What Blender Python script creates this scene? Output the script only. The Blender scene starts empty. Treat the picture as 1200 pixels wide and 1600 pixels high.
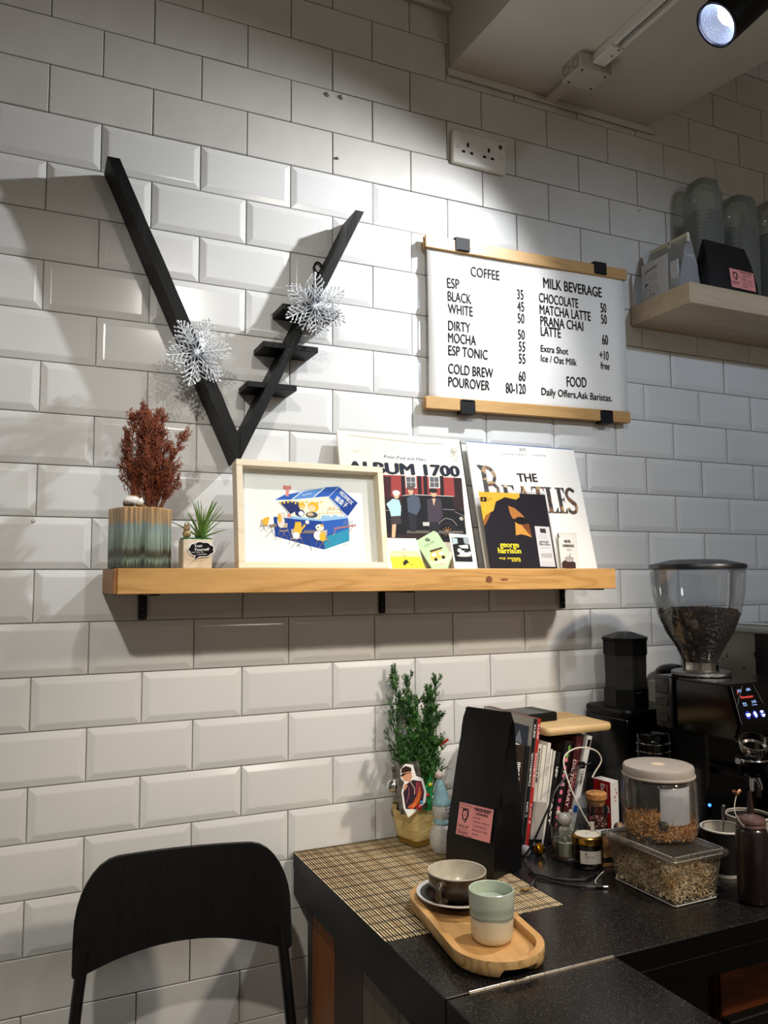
import bpy, bmesh, math, random
from mathutils import Vector, Matrix
S = bpy.context.scene
COL = S.collection
rnd = random.Random(7)

# ------------------------------------------------------------------ camera
cam = bpy.data.objects.new('camera', bpy.data.cameras.new('camera'))
COL.objects.link(cam)
S.camera = cam
cam.data.sensor_fit = 'VERTICAL'
cam.data.sensor_height = 36.0
cam.data.lens = 1256.9 / 1600 * 36.0
cam.data.clip_start = 0.02
R0 = (0.90947574, -0.41571255, -0.00607826)
R1 = (0.0297969, 0.07975642, -0.99636894)
R2 = (0.41468785, 0.90599227, 0.08492348)
cam.matrix_world = Matrix(((R0[0], -R1[0], -R2[0], 0.06725), (R0[1], -R1[1], -R2[1], -1.65047), (R0[2], -R1[2], -R2[2], 1.45968), (0, 0, 0, 1)))
# ------------------------------------------------------------------ world, lights, exposure
w = bpy.data.worlds.new('world'); S.world = w; w.use_nodes = True
w.node_tree.nodes['Background'].inputs[0].default_value = (1.0, 0.87, 0.73, 1)
w.node_tree.nodes['Background'].inputs[1].default_value = 0.23
S.view_settings.view_transform = 'Standard'
S.view_settings.look = 'None'
S.view_settings.exposure = 0.0
S.view_settings.gamma = 1.0
S.view_settings.use_curve_mapping = False
S.cycles.transparent_max_bounces = 24
SPOTS = [  # position, aim, watts, cone degrees, blend, colour
    ((-0.29, -2.0, 2.6), (0.40, 0.0, 1.08), 80, 56, 0.9, (1.0, 0.95, 0.87)),
    ((0.62, -1.70, 2.6), (0.86, 0.0, 1.58), 40, 58, 0.9, (1.0, 0.96, 0.90)),
    ((1.75, -1.7, 2.6), (1.55, 0.0, 1.50), 36, 72, 0.8, (0.66, 0.80, 1.0)),
    ((1.78, -1.95, 2.55), (0.98, -0.38, 0.98), 125, 44, 0.6, (1.0, 0.84, 0.64)),
]
for i, (p, a, wt, cone, bl, c) in enumerate(SPOTS):
    l = bpy.data.lights.new('spot_light', 'SPOT'); o = bpy.data.objects.new('spot_light', l); COL.objects.link(o)
    o.location = p
    o.rotation_euler = (Vector(a) - Vector(p)).to_track_quat('-Z', 'Y').to_euler()
    l.energy = wt; l.spot_size = math.radians(cone); l.spot_blend = bl; l.color = c; l.shadow_soft_size = 0.07 if i == 3 else 0.03
LAMP_W = 70.0          # the lamp in view, see its builder

l = bpy.data.lights.new('fill_light', 'POINT'); o = bpy.data.objects.new('fill_light', l); COL.objects.link(o)   # unseen fill light, added to brighten the ceiling beam
o.location = (1.3, -2.7, 2.05); l.energy = 11; l.color = (1.0, .90, .78); l.shadow_soft_size = .12

# ------------------------------------------------------------------ materials
def srgb(h):
    if isinstance(h, tuple): return h
    v = [int(h[i:i + 2], 16) / 255 for i in (0, 2, 4)]
    return tuple((x / 12.92 if x <= .04045 else ((x + .055) / 1.055) ** 2.4) for x in v)
def mat(name, col, rough=.5, metal=0, noise=None, bump=None, emit=None, coat=0, stretch=None, col2=None, spec=.5, randv=0, sheen=0):
    m = bpy.data.materials.new(name); m.use_nodes = True
    N = m.node_tree.nodes; L = m.node_tree.links; b = N['Principled BSDF']
    c = srgb(col); b.inputs['Base Color'].default_value = (*c, 1); b.inputs['Roughness'].default_value = rough
    b.inputs['Metallic'].default_value = metal; b.inputs['Coat Weight'].default_value = coat; b.inputs['Coat Roughness'].default_value = .05
    b.inputs['Specular IOR Level'].default_value = spec
    tc = N.new('ShaderNodeTexCoord'); mp = N.new('ShaderNodeMapping'); L.new(tc.outputs['Object'], mp.inputs[0])
    if stretch: mp.inputs['Scale'].default_value = stretch
    col_out = None
    if noise:
        n = N.new('ShaderNodeTexNoise'); n.inputs['Scale'].default_value = noise; n.inputs['Detail'].default_value = 6
        L.new(mp.outputs[0], n.inputs[0])
        r = N.new('ShaderNodeValToRGB'); r.color_ramp.elements[0].position = .35; r.color_ramp.elements[1].position = .65
        r.color_ramp.elements[0].color = (*c, 1); r.color_ramp.elements[1].color = (*srgb(col2 or col), 1)
        L.new(n.outputs['Fac'], r.inputs[0]); col_out = r.outputs[0]
    if randv:
        oi = N.new('ShaderNodeObjectInfo'); mr = N.new('ShaderNodeMapRange'); mr.inputs[3].default_value = 1 - randv; mr.inputs[4].default_value = 1 + randv * .3
        L.new(oi.outputs['Random'], mr.inputs[0]); hs = N.new('ShaderNodeHueSaturation'); L.new(mr.outputs[0], hs.inputs['Value'])
        if col_out: L.new(col_out, hs.inputs['Color'])
        else: hs.inputs['Color'].default_value = (*c, 1)
        col_out = hs.outputs[0]
    if col_out: L.new(col_out, b.inputs['Base Color'])
    if bump:
        n = N.new('ShaderNodeTexNoise'); n.inputs['Scale'].default_value = bump[0]; n.inputs['Detail'].default_value = 4
        L.new(mp.outputs[0], n.inputs[0]); bp = N.new('ShaderNodeBump'); bp.inputs['Strength'].default_value = bump[1]; bp.inputs['Distance'].default_value = .002
        L.new(n.outputs['Fac'], bp.inputs['Height']); L.new(bp.outputs[0], b.inputs['Normal'])
    if emit:
        b.inputs['Emission Color'].default_value = (*srgb(emit[0]), 1); b.inputs['Emission Strength'].default_value = emit[1]
    return m
def wood(name, c1, c2, axis='X', scale=14, rough=.45, bump=.12, bands=1.0):
    m = bpy.data.materials.new(name); m.use_nodes = True
    N = m.node_tree.nodes; L = m.node_tree.links; b = N['Principled BSDF']; b.inputs['Roughness'].default_value = rough
    if name.startswith('black'): b.inputs['Specular IOR Level'].default_value = .22
    tc = N.new('ShaderNodeTexCoord'); mp = N.new('ShaderNodeMapping'); L.new(tc.outputs['Object'], mp.inputs[0])
    k = {'X': (.12, 1, 1), 'Y': (1, .12, 1), 'Z': (1, 1, .12)}[axis]; mp.inputs['Scale'].default_value = k
    n1 = N.new('ShaderNodeTexNoise'); n1.inputs['Scale'].default_value = scale; n1.inputs['Detail'].default_value = 3; n1.inputs['Distortion'].default_value = 1.2
    n2 = N.new('ShaderNodeTexNoise'); n2.inputs['Scale'].default_value = scale * 14; n2.inputs['Detail'].default_value = 4
    L.new(mp.outputs[0], n1.inputs[0]); L.new(mp.outputs[0], n2.inputs[0])
    mu = N.new('ShaderNodeMath'); mu.operation = 'MULTIPLY'; mu.inputs[1].default_value = 9 * bands; L.new(n1.outputs['Fac'], mu.inputs[0])
    fr = N.new('ShaderNodeMath'); fr.operation = 'PINGPONG'; fr.inputs[1].default_value = 1; L.new(mu.outputs[0], fr.inputs[0])
    pw = N.new('ShaderNodeMath'); pw.operation = 'POWER'; pw.inputs[1].default_value = 2.2; L.new(fr.outputs[0], pw.inputs[0])
    ad = N.new('ShaderNodeMath'); ad.operation = 'MULTIPLY_ADD'; ad.inputs[1].default_value = .55; L.new(pw.outputs[0], ad.inputs[0])
    m2 = N.new('ShaderNodeMath'); m2.operation = 'MULTIPLY'; m2.inputs[1].default_value = .6; L.new(n2.outputs['Fac'], m2.inputs[0]); L.new(m2.outputs[0], ad.inputs[2])
    mx = N.new('ShaderNodeMix'); mx.data_type = 'RGBA'; mx.inputs[6].default_value = (*srgb(c1), 1); mx.inputs[7].default_value = (*srgb(c2), 1)
    L.new(ad.outputs[0], mx.inputs[0]); L.new(mx.outputs[2], b.inputs['Base Color'])
    bp = N.new('ShaderNodeBump'); bp.inputs['Strength'].default_value = bump; bp.inputs['Distance'].default_value = .001
    L.new(n2.outputs['Fac'], bp.inputs['Height']); L.new(bp.outputs[0], b.inputs['Normal'])
    return m
def thin(name, tint, refl=.12, rough=.03, haze=0, hazecol='ffffff'):
    """thin clear sheet: what passes through is tinted, the rest is a mirror-like gloss, plus some milky scatter"""
    m = bpy.data.materials.new(name); m.use_nodes = True
    N = m.node_tree.nodes; L = m.node_tree.links; N.remove(N['Principled BSDF']); out = N['Material Output']
    t = N.new('ShaderNodeBsdfTransparent'); t.inputs[0].default_value = (*srgb(tint), 1)
    g = N.new('ShaderNodeBsdfGlossy'); g.inputs['Roughness'].default_value = rough
    lw = N.new('ShaderNodeLayerWeight'); lw.inputs[0].default_value = .35
    mr = N.new('ShaderNodeMapRange'); mr.inputs[3].default_value = refl * .2; mr.inputs[4].default_value = min(1, refl * 2.4)
    L.new(lw.outputs['Fresnel'], mr.inputs[0])
    mx = N.new('ShaderNodeMixShader'); L.new(mr.outputs[0], mx.inputs[0]); L.new(t.outputs[0], mx.inputs[1]); L.new(g.outputs[0], mx.inputs[2])
    last = mx.outputs[0]
    if haze:
        d = N.new('ShaderNodeBsdfDiffuse'); d.inputs[0].default_value = (*srgb(hazecol), 1)
        m2 = N.new('ShaderNodeMixShader'); m2.inputs[0].default_value = haze; L.new(last, m2.inputs[1]); L.new(d.outputs[0], m2.inputs[2]); last = m2.outputs[0]
    L.new(last, out.inputs[0]); return m
def print_mat():
    m = bpy.data.materials.new('printed_paper'); m.use_nodes = True
    N = m.node_tree.nodes; L = m.node_tree.links; b = N['Principled BSDF']; b.inputs['Roughness'].default_value = .65; b.inputs['Specular IOR Level'].default_value = .15
    a = N.new('ShaderNodeAttribute'); a.attribute_name = 'Col'; L.new(a.outputs['Color'], b.inputs['Base Color']); return m
PRINT = print_mat()
GLAZE = mat('white_glaze', 'dcdcda', .16, noise=3, col2='d6d7d6', bump=(5, .12), randv=.05)
GLAZE_FLAT = mat('painted_tile', 'd2d0cb', .38, noise=6, col2='c6c4be', bump=(18, .25), randv=.05)
GROUT = mat('grout', 'a9a69f', .9, noise=30, col2='8f8b83')
PAINT = mat('white_paint', 'cfcac0', .75, noise=4, col2='c6c1b7', bump=(60, .15))
PLASTIC_W = mat('white_plastic', 'dedbd2', .35)
PLASTIC_G = mat('grey_plastic', 'b9b7ae', .45, bump=(80, .3))
BLACK = mat('black_satin', '050506', .42, spec=.25)
BLACK_G = mat('black_gloss', '030304', .14, spec=.35)
BLACK_M = mat('black_matte', '070708', .6, spec=.25)
DARKHOLE = mat('dark_hole', '020202', .9)
CHROME = mat('chrome', 'c8c8c8', .14, 1)
STEEL = mat('brushed_steel', '9a9894', .32, 1, bump=(40, .1), stretch=(1, 1, 20))
SHELFW = wood('pine_board', 'd2a363', 'a87a3e', 'X', 12, .42, .15, 1.6)
SHELFE = wood('pine_end_grain', 'b07a40', '7c4f22', 'Y', 16, .6, .2)
BAMBOO = wood('bamboo_strip', 'c49c62', 'a98048', 'X', 30, .45, .1, .5)
BLACKW = wood('black_stained_wood', '080809', '020202', 'Z', 18, .55, .5)
FRAMEW = wood('pale_frame_wood', 'e4d8c0', 'd4c3a2', 'X', 20, .5, .08, .4)
OAKLAM = wood('pale_oak_laminate', 'cbbba0', 'b5a284', 'X', 12, .5, .15, .6)
TRAYW = wood('tray_wood', 'cfa268', 'b2824a', 'Y', 10, .42, .12, 1.0)
TRAYE = wood('tray_edge_wood', 'c9a672', '8a6638', 'Y', 16, .55, .3, 1.6)
PAPER = mat('white_paper', 'e9e8e4', .6)
CLEARG = thin('clear_glass', 'eef3f1', .34)
def granite():
    m = mat('black_granite', '0c0b0c', .22, spec=.4)
    N = m.node_tree.nodes; L = m.node_tree.links; b = N['Principled BSDF']
    tc = N['Texture Coordinate']; v = N.new('ShaderNodeTexVoronoi'); v.inputs['Scale'].default_value = 1250; L.new(tc.outputs['Object'], v.inputs[0])
    v2 = N.new('ShaderNodeTexVoronoi'); v2.inputs['Scale'].default_value = 700; L.new(tc.outputs['Object'], v2.inputs[0])
    wn = N.new('ShaderNodeSeparateColor'); L.new(v.outputs['Color'], wn.inputs[0])
    c1 = N.new('ShaderNodeMath'); c1.operation = 'GREATER_THAN'; c1.inputs[1].default_value = .90; L.new(wn.outputs[0], c1.inputs[0])
    wn2 = N.new('ShaderNodeSeparateColor'); L.new(v2.outputs['Color'], wn2.inputs[0])
    c2 = N.new('ShaderNodeMath'); c2.operation = 'GREATER_THAN'; c2.inputs[1].default_value = .97; L.new(wn2.outputs[1], c2.inputs[0])
    mul = N.new('ShaderNodeMath'); mul.operation = 'MULTIPLY'; L.new(c1.outputs[0], mul.inputs[0]); L.new(wn.outputs[1], mul.inputs[1])
    ad = N.new('ShaderNodeMath'); ad.operation = 'MAXIMUM'; L.new(mul.outputs[0], ad.inputs[0])
    m3 = N.new('ShaderNodeMath'); m3.operation = 'MULTIPLY'; m3.inputs[1].default_value = .7; L.new(c2.outputs[0], m3.inputs[0]); L.new(m3.outputs[0], ad.inputs[1])
    mx = N.new('ShaderNodeMix'); mx.data_type = 'RGBA'; mx.inputs[6].default_value = (.006, .0055, .006, 1); mx.inputs[7].default_value = (.085, .078, .072, 1)
    L.new(ad.outputs[0], mx.inputs[0]); L.new(mx.outputs[2], b.inputs['Base Color']); return m
GRANITE = granite()

# ------------------------------------------------------------------ mesh helpers
def nb(): return bmesh.new()
def link(name, bm, m, parent=None, smooth=False, loc=None, rot=None, kind=None, label=None):
    me = bpy.data.meshes.new(name)
    bmesh.ops.recalc_face_normals(bm, faces=bm.faces[:]); bm.to_mesh(me); bm.free()
    me.materials.append(m)
    if smooth:
        me.polygons.foreach_set('use_smooth', [True] * len(me.polygons))
        if smooth != 'all': me.set_sharp_from_angle(angle=math.radians(40))
    o = bpy.data.objects.new(name, me); COL.objects.link(o); o.parent = parent
    if loc: o.location = loc
    if rot: o.rotation_euler = rot
    if kind: o['kind'] = kind
    if label: o['label'] = label
    return o
def thing(name, label, cat, loc=(0, 0, 0), rot=(0, 0, 0), group=None):
    o = bpy.data.objects.new(name, None); COL.objects.link(o); o.location = loc; o.rotation_euler = rot
    o.empty_display_size = .02; o['label'] = label; o['category'] = cat
    if group: o['group'] = group
    return o
def tag(o, label, cat, group=None):
    o['label'] = label; o['category'] = cat
    if group: o['group'] = group
    return o
def copy_thing(t, loc, rot=None, label=None):
    r = t.copy(); COL.objects.link(r); r.location = loc
    if rot: r.rotation_euler = rot
    if label: r['label'] = label
    for ch in list(t.children):
        c = ch.copy(); COL.objects.link(c); c.parent = r
        for g in list(ch.children):
            d = g.copy(); COL.objects.link(d); d.parent = c
    return r
def box(bm, x0, x1, y0, y1, z0, z1, bev=0, seg=1):
    r = bmesh.ops.create_cube(bm, size=1)
    for v in r['verts']: v.co = Vector(((x0 + x1) / 2 + v.co.x * (x1 - x0), (y0 + y1) / 2 + v.co.y * (y1 - y0), (z0 + z1) / 2 + v.co.z * (z1 - z0)))
    if bev:
        es = list({e for v in r['verts'] for e in v.link_edges}); bmesh.ops.bevel(bm, geom=es, offset=bev, segments=seg, affect='EDGES', profile=.5)
    return bm
def lathe(bm, prof, seg=32, c=(0, 0, 0), M=None, start=0, close=False):
    rings = []
    for r, z in prof:
        if r < 1e-6: rings.append([bm.verts.new((c[0], c[1], c[2] + z))])
        else: rings.append([bm.verts.new((c[0] + r * math.cos(start + 2 * math.pi * i / seg), c[1] + r * math.sin(start + 2 * math.pi * i / seg), c[2] + z)) for i in range(seg)])
    for a, b in zip(rings, rings[1:]):
        for i in range(seg):
            j = (i + 1) % seg
            q = ([a[0]] if len(a) == 1 else [a[i], a[j]]) + ([b[0]] if len(b) == 1 else [b[j], b[i]])
            if len(q) >= 3:
                try: bm.faces.new(q)
                except ValueError: pass
    if M:
        for rg in rings:
            for v in rg: v.co = M @ v.co
    return bm
def tube(bm, pts, r, seg=8, cap=True):
    pts = [Vector(p) for p in pts]; rs = r if isinstance(r, (list, tuple)) else [r] * len(pts)
    T = [(pts[min(i + 1, len(pts) - 1)] - pts[max(i - 1, 0)]).normalized() for i in range(len(pts))]
    up = Vector((0, 0, 1)) if abs(T[0].z) < .9 else Vector((1, 0, 0)); n = T[0].cross(up).normalized(); rings = []
    for p, t, rr in zip(pts, T, rs):
        n = (n - t * n.dot(t)); n = n.normalized() if n.length > 1e-9 else t.orthogonal().normalized(); b = t.cross(n)
        rings.append([bm.verts.new(p + (n * math.cos(2 * math.pi * i / seg) + b * math.sin(2 * math.pi * i / seg)) * rr) for i in range(seg)])
    for a, b in zip(rings, rings[1:]):
        for i in range(seg): bm.faces.new((a[i], a[(i + 1) % seg], b[(i + 1) % seg], b[i]))
    if cap: bm.faces.new(rings[0][::-1]); bm.faces.new(rings[-1])
    return bm
def prism(bm, pts, h0, h1, plane='XY'):
    """extrude a polygon: XY along z, XZ along y, YZ along x"""
    f = {'XY': lambda a, b, h: (a, b, h), 'XZ': lambda a, b, h: (a, h, b), 'YZ': lambda a, b, h: (h, a, b)}[plane]
    A = [bm.verts.new(f(a, b, h0)) for a, b in pts]; B = [bm.verts.new(f(a, b, h1)) for a, b in pts]
    n = len(pts); bm.faces.new(A[::-1]); bm.faces.new(B)
    for i in range(n): bm.faces.new((A[i], A[(i + 1) % n], B[(i + 1) % n], B[i]))
    return bm
def ball(bm, c, r, sub=2, sc=(1, 1, 1), M=None):
    res = bmesh.ops.create_icosphere(bm, subdivisions=sub, radius=1)
    for v in res['verts']:
        p = Vector((v.co.x * r * sc[0], v.co.y * r * sc[1], v.co.z * r * sc[2]))
        if M: p = M @ p
        v.co = p + Vector(c)
    return bm
def smoothpts(P, n=6):
    P = [Vector(p) for p in P]; out = []
    for i in range(len(P) - 1):
        a = P[max(i - 1, 0)]; b = P[i]; c = P[i + 1]; d = P[min(i + 2, len(P) - 1)]
        for k in range(n):
            t = k / n; out.append(.5 * ((2 * b) + (-a + c) * t + (2 * a - 5 * b + 4 * c - d) * t * t + (-a + 3 * b - 3 * c + d) * t ** 3))
    return out + [P[-1]]
# --- flat print: polygons, discs, lines and letters in millimetres on a surface
_glyph = {}
def glyphs(text, bold=0):
    k = (text, bold)
    if k not in _glyph:
        cu = bpy.data.curves.new('t', 'FONT'); cu.body = text; cu.resolution_u = 3
        o = bpy.data.objects.new('t', cu); COL.objects.link(o); dg = bpy.context.evaluated_depsgraph_get()
        me = bpy.data.meshes.new_from_object(o.evaluated_get(dg))
        vs = [(v.co.x, v.co.y) for v in me.vertices]; fs = [tuple(p.vertices) for p in me.polygons]
        if bold:
            n0 = len(vs); d = .016 * bold; base = list(vs); bf = list(fs)
            for q, (dx, dz) in enumerate(((d, 0), (-d, 0), (0, d * .5), (0, -d * .5), (d * .5, 0), (-d * .5, 0))):
                vs += [(x + dx, z + dz) for x, z in base]; fs += [tuple(i + n0 * (q + 1) for i in f) for f in bf]
        bpy.data.objects.remove(o); bpy.data.curves.remove(cu); bpy.data.meshes.remove(me)
        _glyph[k] = (vs, fs)
    return _glyph[k]
_cap = {}
def art(name, parent, items, off=.0006, mapf=None, m=None, label=None, step=.000012, black='17171a'):
    vs, fs, cs = [], [], []
    if mapf is None: mapf = lambda u, v, h: (u / 1000, -off - h, v / 1000)
    lay = 0
    def poly(P, c):
        b = len(vs); vs.extend(mapf(p[0], p[1], lay * step) for p in P); fs.append(tuple(range(b, b + len(P)))); cs.append(c)
    for it in items:
        lay += 1; k = it[0]; c = srgb(black if it[1] == 'k' else it[1])
        if k == 'p': poly(it[2], c)
        elif k == 'c': poly([(it[2] + it[4] * math.cos(t * math.pi / 9), it[3] + it[5] * math.sin(t * math.pi / 9)) for t in range(18)], c)
        elif k == 'l':
            for a, b in zip(it[3], it[3][1:]):
                dx, dy = b[0] - a[0], b[1] - a[1]; L_ = math.hypot(dx, dy) or 1; nx, ny = -dy / L_ * it[2] / 2, dx / L_ * it[2] / 2
                poly([(a[0] + nx, a[1] + ny), (a[0] - nx, a[1] - ny), (b[0] - nx, b[1] - ny), (b[0] + nx, b[1] + ny)], c)
        elif k == 't':
            _, _, tx, x0, y0, x1, y1, h = it[:8]; bold = it[8] if len(it) > 8 else 0
            gv, gf = glyphs(tx, bold)
            if not gv: continue
            if bold not in _cap: hv = glyphs('H', bold)[0]; _cap[bold] = max(q[1] for q in hv) - min(q[1] for q in hv)
            gx0 = min(q[0] for q in gv); gx1 = max(q[0] for q in gv); kx = math.hypot(x1 - x0, y1 - y0) / max(gx1 - gx0, 1e-6)
            ang = math.atan2(y1 - y0, x1 - x0); hh = h / _cap[bold]; ca, sa = math.cos(ang), math.sin(ang)
            if tx.strip('0123456789') and ord(tx[0]) > 3000: hh = h / .85
            b = len(vs)
            nc = len(gv) // 7 if bold else len(gv)
            for qi, q in enumerate(gv):
                a_, b_ = (q[0] - gx0) * kx, q[1] * hh
                vs.append(mapf(x0 + a_ * ca - b_ * sa, y0 + a_ * sa + b_ * ca, lay * step + (6 - qi // nc) * 4e-6))
            for f in gf: fs.append(tuple(b + i for i in f)); cs.append(c)
    me = bpy.data.meshes.new(name); me.from_pydata(vs, [], fs); me.materials.append(m or PRINT)
    ca_ = me.color_attributes.new('Col', 'FLOAT_COLOR', 'CORNER'); data = []
    for p, c in zip(me.polygons, cs): data += [*c, 1.0] * len(p.vertices)
    ca_.data.foreach_set('color', data)
    o = bpy.data.objects.new(name, me); COL.objects.link(o); o.parent = parent
    if label: o['label'] = label
    return o
MENU=[('t','k','COFFEE',132.6,333.5,214.9,333.4,24.5),('t','k','ESP',65.7,295.5,99.6,295.6,25.1),('t','k','BLACK',65.7,263.9,131.1,263.3,24.1),('t','k','WHITE',65.2,233.3,133.8,233.1,24.0),('t','k','DIRTY',64.3,192.3,125.7,192.1,23.9),('t','k','MOCHA',63.3,162.8,140.0,162.8,23.8),('t','k','ESP TONIC',62.8,132.4,171.9,131.0,23.8),('t','k','COLD BREW',61.3,88.9,186.3,87.3,23.6),('t','k','POUROVER',61.3,57.4,175.6,56.1,23.5),('t','k','35',263.3,292.8,282.5,292.7,25.2),('t','k','45',262.5,261.8,282.9,262.2,25.1),('t','k','50',261.8,231.9,281.5,231.6,25.0),('t','k','50',261.1,190.6,280.9,190.7,24.9),('t','k','55',261.6,161.0,280.7,160.3,24.8),('t','k','55',260.8,130.3,280.5,130.1,24.8),('t','k','60',259.5,86.4,279.7,86.5,24.7),('t','k','80-120',221.5,53.7,279.5,55.0,25.4),('t','k','MILK BEVERAGE',343.6,331.8,527.5,328.3,26.7),('t','k','CHOCOLATE',328.0,292.8,449.0,290.5,24.4),('t','k','50',520.7,288.0,539.5,288.1,25.4),('t','k','MATCHA LATTE',328.4,262.0,486.5,260.5,24.4),('t','k','50',520.3,257.5,539.0,257.5,25.3),('t','k','PRANA CHAI',328.8,232.8,460.9,231.3,24.3),('t','k','LATTE',328.8,206.6,389.6,206.3,24.3),('t','k','60',519.8,202.5,539.1,202.3,26.3),('t','k','Extra Shot',326.8,165.7,410.2,165.1,16.7),('t','k','+10',509.2,162.4,538.8,161.5,23.5),('t','k','Ice / Oat Milk',326.3,140.7,435.5,138.8,17.1),('t','k','free',511.6,137.2,541.2,136.6,18.8),('t','k','FOOD',403.0,83.2,465.1,85.0,25.5),('t','k','Daily Offers,Ask Baristas.',325.3,56.4,545.6,53.7,17.9)]
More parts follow.
